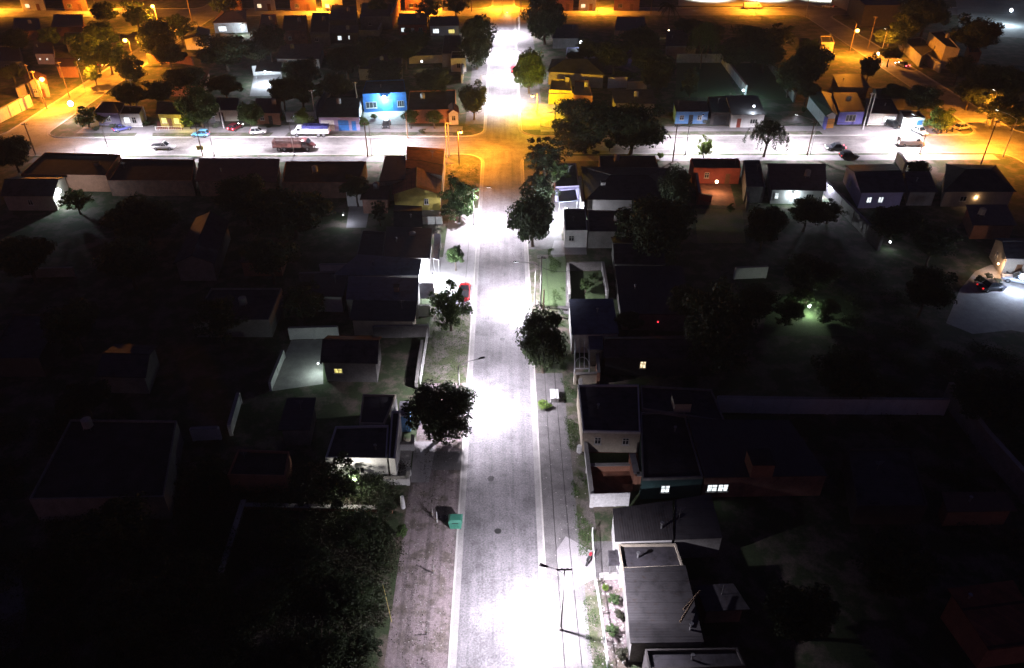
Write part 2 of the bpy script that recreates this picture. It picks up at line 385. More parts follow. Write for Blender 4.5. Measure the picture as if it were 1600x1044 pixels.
# ---------------------------------------------------------------- houses
def lerp2(q, u, v): return q[0].lerp(q[1], u).lerp(q[3].lerp(q[2], u), v)
def inset(q, d):
    """move each edge of the quad inwards by d metres (negative: outwards)"""
    n = len(q); out = []
    for i in range(n):
        a, b, c = q[i - 1], q[i], q[(i + 1) % n]
        e1 = (b - a).normalized(); e2 = (c - b).normalized()
        n1 = Vector((-e1.y, e1.x, 0)); n2 = Vector((-e2.y, e2.x, 0))
        k = (n1 + n2); k = k / max(.3, k.dot(n1))
        out.append(b + k * d)
    return out
def at_z(q, z): return [Vector((p.x, p.y, z)) for p in q]
def frame_box(mb, a, b, z0, z1, off0, off1, nrm):
    p = [a + nrm * off1, b + nrm * off1, b + nrm * off0, a + nrm * off0]
    mb.hexa([Vector((w.x, w.y, z0)) for w in p], [Vector((w.x, w.y, z1)) for w in p])
def opening(r, kind, a, b, nrm, u, w, z0, h, mat):
    e = (b - a); L = e.length; e = e / L; c = a + e * (u * L); p0 = c - e * w / 2; p1 = c + e * w / 2
    if kind == 'window':
        fr = MB(); t = .07
        frame_box(fr, p0, p0 + e * t, z0, z0 + h, .003, .06, nrm); frame_box(fr, p1 - e * t, p1, z0, z0 + h, .003, .06, nrm)
        frame_box(fr, p0 + e * t, p1 - e * t, z0, z0 + t, .003, .06, nrm); frame_box(fr, p0 + e * t, p1 - e * t, z0 + h - t, z0 + h, .003, .06, nrm)
        for k_ in ((.33, .67) if w > 1.2 else (.5,)):
            m_ = p0 + e * (w * k_); frame_box(fr, m_ - e * .035, m_ + e * .035, z0 + t, z0 + h - t, .003, .06, nrm)
        if w < 1.2: frame_box(fr, p0 + e * t, p1 - e * t, z0 + h * .6, z0 + h * .6 + .06, .004, .05, nrm)
        frame_box(fr, p0 - e * .08, p1 + e * .08, z0 - .08, z0, .003, .14, nrm)
        f = fr.build('window', MFRAME, r)
        pn = MB(); frame_box(pn, p0 + e * t, p1 - e * t, z0 + t, z0 + h - t, .003, .025, nrm); pn.build('pane', mat, f)
    else:
        d = MB(); frame_box(d, p0, p1, z0, z0 + h, .003, .06, nrm)
        ob = d.build('door' if kind == 'door' else 'garage_door', mat, r)
        k = MB(); frame_box(k, p1 - e * .2, p1 - e * .12, z0 + 1.0, z0 + 1.12, .06, .12, nrm); k.build('handle', MSTEEL, ob)
PANE = {'dark': MGLASS, 'warm': LIT_WARM, 'lit': LIT_WHITE, 'yel': LIT_YEL}
DOORM = {'wood': plain('stained door wood', (.2, .09, .04), .5), 'red': plain('red brown door', (.25, .05, .03), .5), 'white': MWHITEMET,
         'dark': MDARKMET, 'orange': plain('orange varnished gate', (.6, .26, .05), .5), 'blue': plain('blue door paint', (.04, .2, .6), .5)}
BASE = .12
HN = [0]
def house(label, px, h, roof, wall, top, feats=(), rise=1.1, ridge='x', cat='house', name='house', group=None, par=None, world=False, eave=.35, z0=BASE):
    q = [Vector((p[0], p[1], h)) for p in px] if world else [G(x, y, h) for x, y in px]
    cen = sum(q, Vector()) / 4
    r = root(name, (cen.x, cen.y, z0), label, cat, group)
    wm = W[wall]; tm = T[top]; pm = W[par] if par else wm
    wq = inset(q, eave) if roof in ('gable', 'hip', 'shed') and eave else q
    lo = at_z(wq, z0)
    if roof == 'flat':
        MB().hexa(lo, at_z(wq, h - .34)).build('wall', wm, r)
        MB().hexa(at_z(inset(wq, .16), h - .336), at_z(inset(wq, .16), h - .26)).build('roof', tm, r)
        pr = MB(); a = wq; b = inset(wq, .155)
        for i in range(4):
            j = (i + 1) % 4; pr.hexa([Vector((a[i].x, a[i].y, h - .336)), Vector((a[j].x, a[j].y, h - .336)), Vector((b[j].x, b[j].y, h - .336)), Vector((b[i].x, b[i].y, h - .336))],
                                    [Vector((a[i].x, a[i].y, h)), Vector((a[j].x, a[j].y, h)), Vector((b[j].x, b[j].y, h)), Vector((b[i].x, b[i].y, h))])
        pr.build('parapet', pm, r)
        roofz = h - .26
    elif roof == 'shed':          # rises towards the far edge
        up = [0, 0, rise, rise]
        MB().hexa(lo, [Vector((p.x, p.y, h - .12 + u)) for p, u in zip(wq, up)]).build('wall', wm, r)
        MB().hexa([Vector((p.x, p.y, h - .1 + u)) for p, u in zip(q, up)], [Vector((p.x, p.y, h + u)) for p, u in zip(q, up)]).build('roof', tm, r)
        roofz = h + rise * .5
    elif roof == 'gable':
        def gab(Q, zb, mb, thick=None):
            if ridge == 'x': A = (Q[0] + Q[3]) / 2; B = (Q[1] + Q[2]) / 2
            else: A = (Q[0] + Q[1]) / 2; B = (Q[3] + Q[2]) / 2
            return Vector((A.x, A.y, zb + rise)), Vector((B.x, B.y, zb + rise))
        wt = at_z(wq, h - .1); A, B = gab(wq, h - .12, None)
        mb = MB(); vs = lo + wt + [A, B]
        if ridge == 'x': fs = [(0, 1, 5, 4), (2, 3, 7, 6), (1, 2, 6, 9, 5), (3, 0, 4, 8, 7)]
        else: fs = [(1, 2, 6, 5), (3, 0, 4, 7), (0, 1, 5, 8, 4), (2, 3, 7, 9, 6)]
        mb.add(vs, fs + [(3, 2, 1, 0)]).build('wall', wm, r)
        A, B = gab(q, h, None); k = Vector((0, 0, .1)); rb = MB(); Q = at_z(q, h)
        pairs = (((Q[0], Q[1], B, A), (Q[2], Q[3], A, B)) if ridge == 'x' else ((Q[1], Q[2], B, A), (Q[3], Q[0], A, B)))
        for pl in pairs: rb.hexa([p - k for p in pl], list(pl))
        rb.build('roof', tm, r)
        rc = MB(); rc.tube(A + Vector((0, 0, .02)), B + Vector((0, 0, .02)), .1, .1, 6); rc.build('ridge_cap', T['slab'], r)
        roofz = h + rise * .5
    elif roof == 'hip':
        MB().hexa(lo, at_z(wq, h - .1)).build('wall', wm, r)
        Q = at_z(q, h)
        if ridge == 'x': A = lerp2(Q, .3, .5); B = lerp2(Q, .7, .5)
        else: A = lerp2(Q, .5, .3); B = lerp2(Q, .5, .7)
        A.z = B.z = h + rise
        fs = [(0, 1, 5, 4), (1, 2, 5), (2, 3, 4, 5), (3, 0, 4)] if ridge == 'x' else [(0, 1, 4), (1, 2, 5, 4), (2, 3, 5), (3, 0, 4, 5)]
        MB().add(Q + [A, B], fs + [(3, 2, 1, 0)]).build('roof', tm, r)
        rc = MB().tube(A, B, .1, .1, 6)
        for i, e in ((0, A), (1, B if ridge == 'x' else A), (2, B), (3, A if ridge == 'x' else B)): rc.tube(Q[i], e, .08, .08, 6)
        rc.build('ridge_cap', T['slab'], r)
        roofz = h + rise * .4
    elif roof == 'open':         # a canopy on posts
        MB().hexa(at_z(q, h - .1), at_z(q, h)).build('roof', tm, r)
        for p in inset(q, .12):
            MB().tube((p.x, p.y, z0), (p.x, p.y, h - .1), .05, .05, 6).build('post', MSTEEL, r)
        roofz = h
    wn = at_z(wq, 0); HN[0] += 1; feats = list(feats); kinds = {f[0] for f in feats}; rq = random.Random(HN[0])
    if name == 'house' and roof in ('flat', 'shed') and not kinds & {'tank', 'antenna', 'chimney', 'vent'}:
        feats.append(rq.choice([('tank', rq.uniform(.25, .8), rq.uniform(.4, .8), 'grey'), ('antenna', rq.uniform(.2, .8), .6, 1.5), ('vent', rq.uniform(.2, .8), .5)]))
    for f in feats:
        if f[0] in ('window', 'door', 'garage'):
            side = f[1]; a = wn[side]; b = wn[(side + 1) % 4]; e = (b - a).normalized(); nrm = Vector((e.y, -e.x, 0))
            if f[0] == 'window': _, _, u, w, zz, hh, k = f; opening(r, 'window', a, b, nrm, u, w, z0 + zz, hh, PANE[k])
            else: _, _, u, w, hh, k = f; opening(r, f[0], a, b, nrm, u, w, z0 + .01, hh, DOORM[k])
        elif f[0] == 'chimney':
            _, u, v, w, hh, k = f; p = lerp2(at_z(q, 0), u, v)
            c = MB().box(p.x - w / 2, p.x + w / 2, p.y - w / 2, p.y + w / 2, roofz - .25, roofz + hh).build('chimney', W[k], r)
            MB().box(p.x - w / 2 - .08, p.x + w / 2 + .08, p.y - w / 2 - .08, p.y + w / 2 + .08, roofz + hh + .003, roofz + hh + .1).build('chimney_cap', T['slab'], c)
        elif f[0] == 'tank':
            _, u, v, k = f; p = lerp2(at_z(q, 0), u, v)
            c = MB().tube((p.x, p.y, roofz + .3), (p.x, p.y, roofz + 1.3), .55, .55, 14).tube((p.x, p.y, roofz + 1.3), (p.x, p.y, roofz + 1.5), .55, .2, 14).build('water_tank', MWHITEMET if k == 'white' else MCONC, r)
            st = MB()
            for dx in (-.4, .4):
                for dy in (-.4, .4): st.tube((p.x + dx, p.y + dy, roofz - .2), (p.x + dx, p.y + dy, roofz + .3), .04)
            st.build('tank_stand', MSTEEL, c)
        elif f[0] == 'antenna':
            _, u, v, hh = f; p = lerp2(at_z(q, 0), u, v)
            mb = MB().tube((p.x, p.y, roofz - .2), (p.x, p.y, roofz + hh), .03)
            for k in range(4): mb.tube((p.x - .5 + .08 * k, p.y, roofz + hh - .15 * k), (p.x + .5 - .08 * k, p.y, roofz + hh - .15 * k), .015, .015, 4)
            mb.build('antenna', MSTEEL, r)
        elif f[0] == 'vent':
            _, u, v = f; p = lerp2(at_z(q, 0), u, v)
            MB().tube((p.x, p.y, roofz - .2), (p.x, p.y, roofz + .6), .1).tube((p.x, p.y, roofz + .6), (p.x, p.y, roofz + .72), .18).build('vent_pipe', MSTEEL, r)
    return r
def wall(label, pts, h, mat, t=.16, name='garden_wall', cat='wall', pil=3.2, coping=True, group=None, world=False, zb=BASE, cap=None):
    P = [Vector((x, y, 0)) if world else G(x, y, zb) for x, y in pts]
    P = [Vector((p.x, p.y, zb)) for p in P]; c = sum(P, Vector()) / len(P)
    r = root(name, (c.x, c.y, zb), label, cat, group)
    mb = MB(); cp = MB(); z1 = zb + h
    for a, b in zip(P, P[1:]):
        e = (b - a); L = e.length; e = e / L; n = Vector((-e.y, e.x, 0)) * t / 2
        mb.hexa([a - n, b - n, b + n, a + n], [Vector((v.x, v.y, z1)) for v in (a - n, b - n, b + n, a + n)])
        k = max(1, int(L / pil))
        for i in range(k + 1):
            m = a + e * (L * i / k); w = .14; o1 = [m - e * w - n * 1.9, m + e * w - n * 1.9, m + e * w + n * 1.9, m - e * w + n * 1.9]
            mb.hexa(o1, [Vector((v.x, v.y, z1 - .02)) for v in o1])
        if coping:
            n2 = n * 2.2; o1 = [a - n2, b - n2, b + n2, a + n2]
            cp.hexa([Vector((v.x, v.y, z1 + .003)) for v in o1], [Vector((v.x, v.y, z1 + .06)) for v in o1])
    mb.build('panel', mat, r)
    if coping: cp.build('coping', cap or MCONC, r)
    return r
def railing(label, pts, h, mat, gap=.35, name='railing', cat='fence', world=False, post=2.2, group=None):
    P = [Vector((x, y, BASE)) if world else G(x, y, BASE) for x, y in pts]; c = sum(P, Vector()) / len(P)
    r = root(name, (c.x, c.y, BASE), label, cat, group)
    bars = MB(); rl = MB()
    for a, b in zip(P, P[1:]):
        e = b - a; L = e.length; e = e / L
        for i in range(int(L / gap) + 1): m = a + e * min(L, i * gap); bars.tube(m, m + Vector((0, 0, h)), .02, .02, 4)
        for z in (.12, h): rl.tube(a + Vector((0, 0, z)), b + Vector((0, 0, z)), .035, .035, 5)
        k = max(1, int(L / post))
        for i in range(k + 1):
            m = a + e * (L * i / k); MB().tube(m, m + Vector((0, 0, h + .12)), .06, .06, 6).build('post', mat, r)
    bars.build('bars', mat, r); rl.build('rail', mat, r)
    return r
# ---------------------------------------------------------------- trees
def leaf(mb, c, nrm, s, rnd):
    u = nrm.orthogonal().normalized(); w = nrm.cross(u); a = rnd.uniform(0, 6.28)
    p = u * math.cos(a) + w * math.sin(a); q = nrm.cross(p)
    l = s * rnd.uniform(.7, 1.3); b = l * .55
    n = len(mb.v); mb.v += [c - p * l, c + q * b + nrm * l * .1, c + p * l, c - q * b + nrm * l * .1]; mb.f.append((n, n + 1, n + 2, n + 3))
def crown_mesh(kind, seed, mat, clumps=34, per=130, ls=.055):
    rnd = random.Random(seed); mb = MB()
    def rv():
        while True:
            v = Vector((rnd.uniform(-1, 1), rnd.uniform(-1, 1), rnd.uniform(-1, 1)))
            if .05 < v.length < 1: return v.normalized()
    lob = [(rv(), rnd.uniform(-.28, .22)) for _ in range(7)]
    if kind == 'willow':
        for k in range(130):
            a = rnd.uniform(0, 6.28); rr = rnd.uniform(.2, 1); x, y = math.cos(a) * rr, math.sin(a) * rr; top = .8 * (1 - rr * rr) ** .5 + rnd.uniform(-.1, .1) if rr < 1 else 0
            L = rnd.uniform(.5, 1.2)
            for i in range(70):
                t = i / 70; mb_c = Vector((x * (1 + .15 * t) + rnd.gauss(0, .035), y * (1 + .15 * t) + rnd.gauss(0, .035), top - L * t)); leaf(mb, mb_c, rv(), ls, rnd)
        return mb.mesh('willow crown', mat)
    if kind == 'palm':
        for k in range(26):
            a = rnd.uniform(0, 6.28); el = rnd.uniform(-.3, 1.2)
            for i in range(40):
                t = i / 40; r_ = t; z = math.sin(el) * t - t * t * .75 + .35
                c = Vector((math.cos(a) * r_ * math.cos(el * .6), math.sin(a) * r_ * math.cos(el * .6), z))
                s_ = Vector((-math.sin(a), math.cos(a), -.5)) * .16 * (1 - .5 * t)
                for sg in (1, -1):
                    e = Vector((s_.x * sg, s_.y * sg, -.09)); n = len(mb.v); d = Vector((math.cos(a), math.sin(a), 0)) * .016
                    mb.v += [c - d, c + d, c + e + d]; mb.f.append((n, n + 1, n + 2))
        return mb.mesh('palm fronds', mat)
    for k in range(clumps):
        d = rv(); rad = rnd.uniform(.35, .82) * (1 + sum(w * max(0, d.dot(l)) ** 3 for l, w in lob))
        if kind == 'airy': rad = rnd.uniform(.3, .95)
        if kind == 'ball': rad = rnd.uniform(.5, .68)
        if d.z < -.5: rad *= .7
        cc = d * rad; cr = rnd.uniform(.17, .34) if kind != 'airy' else rnd.uniform(.1, .24)
        if kind == 'ball': cr = .33
        flat = rnd.uniform(.6, .95)
        for i in range(per):
            v = rv(); q = rnd.uniform(.55, 1.08); p = cc + Vector((v.x, v.y, v.z * flat)) * cr * q
            nr = (v * .8 + rv() * .8 + Vector((0, 0, .3))).normalized(); leaf(mb, p, nr, ls, rnd)
    return mb.mesh(kind + ' crown', mat)
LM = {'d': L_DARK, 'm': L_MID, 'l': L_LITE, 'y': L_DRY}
CR = {}
def crown(kind, tone, var):
    k = (kind, tone, var)
    if k not in CR:
        p = {'broad': (62, 190, .045), 'airy': (70, 90, .045), 'willow': (0, 0, .035), 'palm': (0, 0, 0), 'ball': (26, 190, .05), 'bush': (24, 90, .085)}[kind]
        CR[k] = crown_mesh(kind, hash_(k), LM[tone], *p)
    return CR[k]
def hash_(k): return sum(ord(c) * (i + 3) for i, c in enumerate(str(k)))
TRUNKS = {}
def trunk_mesh(var):
    """unit trunk: base at 0, fork at z=.5, limbs reaching z=1 within radius 1"""
    if var in TRUNKS: return TRUNKS[var]
    rnd = random.Random(50 + var); mb = MB(); pts = [Vector((0, 0, 0)), Vector((.03, .02, .22)), Vector((-.02, .03, .45))]
    mb.tube((0, 0, -.01), pts[0] + Vector((0, 0, .03)), .095, .06, 9)
    mb.tube(pts[0], pts[1], .062, .052, 9).tube(pts[1], pts[2], .052, .045, 9)
    for k in range(6):
        a = 6.28 * k / 6 + rnd.uniform(-.4, .4); rr = rnd.uniform(.3, .62); m = pts[2] + Vector((math.cos(a) * rr * .45, math.sin(a) * rr * .45, .2)); e = Vector((math.cos(a) * rr, math.sin(a) * rr, rnd.uniform(.75, 1.05)))
        mb.tube(pts[2], m, .035, .024, 7).tube(m, e, .024, .008, 6)
        for j in range(3):
            b = a + rnd.uniform(-.9, .9); s = m.lerp(e, rnd.uniform(.2, .7)); mb.tube(s, s + Vector((math.cos(b) * .22, math.sin(b) * .22, rnd.uniform(.02, .2))), .012, .004, 5)
    TRUNKS[var] = mb.mesh('trunk', BARK, smooth=True); return TRUNKS[var]
TREES_V = [0]
def tree(label, cx, cy, rx, ry, zc, kind='broad', tone='d', group=None, name=None, cat='tree', trunk=True, at=None):
    p = G(cx, cy, zc) if at is None else Vector(at); s = scale_at(p); r = rx / s * (1.14 if kind in ('broad', 'airy', 'willow') else 1.0)
    th = math.atan2(HC - zc, math.hypot(p.x, p.y))
    vy = (ry / s) ** 2 - (r * math.sin(th)) ** 2
    rz = math.sqrt(vy) / math.cos(th) if vy > 0 else .5 * r
    rz = max(.6 * r, min(1.3 * r, rz)); rz = min(rz, max(.3, zc - .1)) if kind != 'willow' else rz
    rz *= 1.2 if kind in ('broad', 'airy') else 1.0
    TREES_V[0] += 1; v = TREES_V[0]
    nm = name or {'palm': 'palm_tree', 'willow': 'willow_tree', 'bush': 'shrub', 'ball': 'clipped_tree'}.get(kind, 'tree')
    if kind == 'bush' and name is None: cat = 'shrub'
    o = root(nm, (p.x, p.y, BASE - .02), label, cat, group, rz=(v * 1.3) % 6.28)
    c = bpy.data.objects.new('crown', crown(kind, tone, v % 3)); COL.objects.link(c); c.parent = o
    c.location = (0, 0, zc - BASE); c.scale = (r, r * (.92 + .16 * (v % 2)), rz)
    if trunk:
        t = bpy.data.objects.new('trunk' if kind != 'bush' else 'stem', trunk_mesh(v % 3)); COL.objects.link(t); t.parent = o
        hh = zc + rz * (.35 if kind != 'palm' else 0); t.scale = (r * .95, r * .95, hh / 1.0)
        if kind == 'palm':
            t.data = palm_trunk(); t.scale = (1, 1, zc)
    return o
PT = []
def palm_trunk():
    if not PT:
        mb = MB()
        for i in range(14): mb.tube((0, 0, i / 13.), (0, 0, (i + 1) / 13.), .24 - .006 * i, .2 - .006 * i, 9)
        PT.append(mb.mesh('palm trunk', BARK))
    return PT[0]
# ---------------------------------------------------------------- lamps, poles, wires
def light(kind, loc, power, col, parent=None, size=None, blend=.6, rad=.15, aim=None, name='lamp_light'):
    l = bpy.data.lights.new(name, kind); l.energy = power; l.color = col
    l.shadow_soft_size = rad
    if kind == 'SPOT': l.spot_size = R(size); l.spot_blend = blend
    o = bpy.data.objects.new(name, l); COL.objects.link(o); o.location = loc
    if kind == 'SPOT':
        d = Vector(aim) if aim else Vector((0, 0, -1)); o.rotation_euler = d.to_track_quat('-Z', 'Y').to_euler()
    return o
LEDC = (.99, .93, 1.06); SODC = (1, .31, .018); WARMC = (1, .6, .3); COOLC = (.75, .88, 1)
def led_lamp(label, bx, by, ax, ay, h=7.3, power=27000, col=LEDC, pole=True, size=150, group='white street lamps', rad=.2, cross=False):
    """pole at (bx,by), luminaire over (ax,ay)"""
    r = root('street_lamp', (bx, by, 0.1), label, 'street lamp', group)
    d = Vector((ax - bx, ay - by, 0)); L = d.length; d = d / L; n = Vector((-d.y, d.x, 0)); A = Vector((ax, ay, h))
    MB().tube((bx, by, .1), (bx, by, h * .55), .1, .08, 10).tube((bx, by, h * .55), (bx, by, h - .3), .08, .05, 10).tube((bx, by, .1), (bx, by, .5), .15, .14, 10).build('pole', MCONC, r)
    MB().path([(bx, by, h - .35), (bx + d.x * .4 * L, by + d.y * .4 * L, h - .02), A - d * .3], .03, 7).build('arm', MSTEEL, r)
    mb = MB(); pr = [A - d * .35 - n * .09, A + d * .4 - n * .16, A + d * .4 + n * .16, A - d * .35 + n * .09]
    mb.hexa([Vector((p.x, p.y, h - .02)) for p in pr], [Vector((p.x, p.y, h + .09)) for p in inset(pr, .03)])
    hd = mb.build('lamp_head', MDARKMET, r)
    pi = inset(pr, .04); MB().hexa([Vector((p.x, p.y, h - .05)) for p in pi], [Vector((p.x, p.y, h - .023)) for p in pi]).build('lens', LEDG, hd)
    if cross:
        ca = MB().box(bx - .65, bx + .65, by - .05, by + .05, h + .15, h + .27).tube((bx, by, h - .3), (bx, by, h + .35), .06, .05).build('crossarm', MCONC, r)
        for k in (-.6, -.2, .2, .6): MB().tube((bx + k, by, h + .27), (bx + k, by, h + .45), .05, .035, 7).build('insulator', MWHITEMET, ca)
    light('SPOT', (A.x, A.y, h - .12), power, col, size=size, blend=.5, rad=rad)
    return r
def sodium_lamp(label, hx, hy, h=7.5, power=9000, off=(1.2, 0), globe=.42, base=None, group='orange street lamps', gm=None, col=SODC, wood=True):
    """lamp head seen at photo point (hx,hy), height h"""
    A = G(hx, hy, h); b = Vector((A.x + off[0], A.y + off[1], .1)) if base is None else G(base[0], base[1], .1)
    r = root('street_lamp', b, label, 'street lamp', group)
    MB().tube(b, (b.x, b.y, h + .3), .14, .09, 9).build('pole', MW if wood else MSTEEL, r)
    MB().tube((b.x, b.y, h + .1), (A.x, A.y, h + .12), .04, .03, 6).build('arm', MSTEEL, r)
    hd = MB().tube((A.x, A.y, h + .02), (A.x, A.y, h + .24), globe * .9, globe * .25, 12).build('lamp_head', MDARKMET, r)
    MB().ball((A.x, A.y, h - .18), globe, 14, 8, .8).build('lamp_globe', gm or SODIUM, hd, smooth=True)
    light('POINT', (A.x, A.y, h - .18 - globe * .85), power, col, rad=.1)
    return r
def wall_lamp(label, px, py, h, power, col, gm, rad=.14, aim=None, size=150, group='house lamps', back=(0, .35, 0)):
    """a lamp bracketed to a wall or a low post, placed at photo point (px,py)"""
    A = G(px, py, h); r = root('wall_lamp', A, label, 'lamp', group)
    MB().ball(A, rad, 12, 8).build('bulb', gm, r, smooth=True)
    k = MB().tube(A + Vector(back) * .15, A + Vector(back), .03, .03, 6)
    k.box(A.x + back[0] - .08, A.x + back[0] + .08, A.y + back[1] - .03, A.y + back[1] + .03, A.z - .12, A.z + .12)
    k.build('bracket', MDARKMET, r)
    lz = A - Vector(back).normalized() * (rad + .1) + Vector((0, 0, -rad - .05))
    if aim: light('SPOT', lz, power, col, size=size, blend=.5, rad=.08, aim=aim)
    else: light('POINT', lz, power, col, rad=.08)
    return r
def utility_pole(label, base, h, lean=(0, 0), cross=1.6, group='utility poles', mat=None, ang=0, world=False, armx=0):
    b = Vector((base[0], base[1], .1)) if world else G(base[0], base[1], .1)
    t = Vector((b.x + lean[0], b.y + lean[1], h)); r = root('utility_pole', b, label, 'pole', group)
    MB().tube(b, t, .15, .09, 9).build('pole', mat or MW, r)
    tops = []
    if cross:
        d = Vector((math.cos(ang), math.sin(ang), 0)) * cross / 2; c = t - Vector((0, 0, .35))
        cm = MB()
        n = Vector((-d.y, d.x, 0)).normalized() * .06
        cm.hexa([c - d - n, c + d - n, c + d + n, c - d + n], [v + Vector((0, 0, .12)) for v in (c - d - n, c + d - n, c + d + n, c - d + n)])
        ca = cm.build('crossarm', mat or MW, r)
        for k in (-.9, -.35, .35, .9):
            p = c + d * k + Vector((0, 0, .12)); MB().tube(p, p + Vector((0, 0, .16)), .05, .035, 7).build('insulator', MWHITEMET, ca); tops.append(p + Vector((0, 0, .17)))
    else: tops = [t]
    return tops
def cable(label, a, b, sag=.5, r=.032, n=8, group='overhead cables'):
    pts = []
    a = Vector(a); b = Vector(b)
    for i in range(n + 1):
        t = i / n; p = a.lerp(b, t); p.z -= 4 * sag * t * (1 - t); pts.append(p)
    o = MB().path(pts, r, 4).build('power_cable', MWIRE, org=a.lerp(b, .5)); tag(o, label, 'cable', group)
# ---------------------------------------------------------------- vehicles (built along +x, nose forward)
PAINT = {}
def paint(name, col, rough=.3):
    k = 'car paint ' + name
    if k in MATS: return MATS[k]
    m, nt, b = nodes_of(k); b.inputs['Base Color'].default_value = (*col, 1); b.inputs['Roughness'].default_value = rough
    b.inputs['Coat Weight'].default_value = .5; MATS[k] = m; return m
TAIL = glow('tail lamp red', (1, .03, .03), 1.2); TAILON = glow('tail lamp red on', (1, .05, .08), 25); HEADON = glow('headlamp on', (1, .98, .9), 30); HEADOFF = plain('headlamp glass', (.6, .6, .6), .15)
def loft(sections, mb, n=12, pw=3.2):
    """sections: (x, halfwidth, z0, z1): rounded-rectangle rings joined nose to tail"""
    rings = []
    for x, hw, z0, z1 in sections:
        ring_ = []
        for i in range(n):
            t = 2 * math.pi * (i + .5) / n; c, s = math.cos(t), math.sin(t)
            ring_.append(Vector((x, math.copysign(abs(c) ** (2 / pw), c) * hw, (z0 + z1) / 2 + math.copysign(abs(s) ** (2 / pw), s) * (z1 - z0) / 2)))
        rings.append(ring_)
    vs = [p for r_ in rings for p in r_]; fs = []
    for k in range(len(rings) - 1):
        for i in range(n): fs.append((k * n + i, k * n + (i + 1) % n, (k + 1) * n + (i + 1) % n, (k + 1) * n + i))
    fs += [tuple(range(n)), tuple(reversed(range((len(rings) - 1) * n, len(rings) * n)))]
    return mb.add(vs, fs)
def wheel(r, x, y, rad, w=.2):
    sg = 1 if y > 0 else -1
    hub = loc_build(MB().tube((x, y - w / 2, rad), (x, y + w / 2, rad), rad * .55, rad * .55, 12), 'wheel', MSTEEL, r)
    t = MB(); n = 16
    for (r0, r1, ya, yb) in ((rad, rad, -w / 2, w / 2), (rad * .58, rad, -w / 2, -w / 2), (rad, rad * .58, w / 2, w / 2)):
        vs = []
        for yy, rr in ((ya, r0), (yb, r1)):
            for i in range(n): a = 2 * math.pi * i / n; vs.append((x + rr * math.cos(a), y + yy, rad + rr * math.sin(a)))
        t.add(vs, [(i, (i + 1) % n, n + (i + 1) % n, n + i) for i in range(n)])
    o = loc_build(t, 'tyre', MRUB, hub); return hub
def lamps(r, L, hw, zf, zr, fm, rm):
    for s in (-1, 1):
        loc_build(MB().ball((L / 2 - .1, s * (hw - .22), zf), .12, 8, 6), 'headlight', fm, r)
        loc_build(MB().box(-L / 2 - .015, -L / 2 + .1, s * (hw - .2) - .1, s * (hw - .2) + .1, zr - .1, zr + .1), 'tail_light', rm, r)
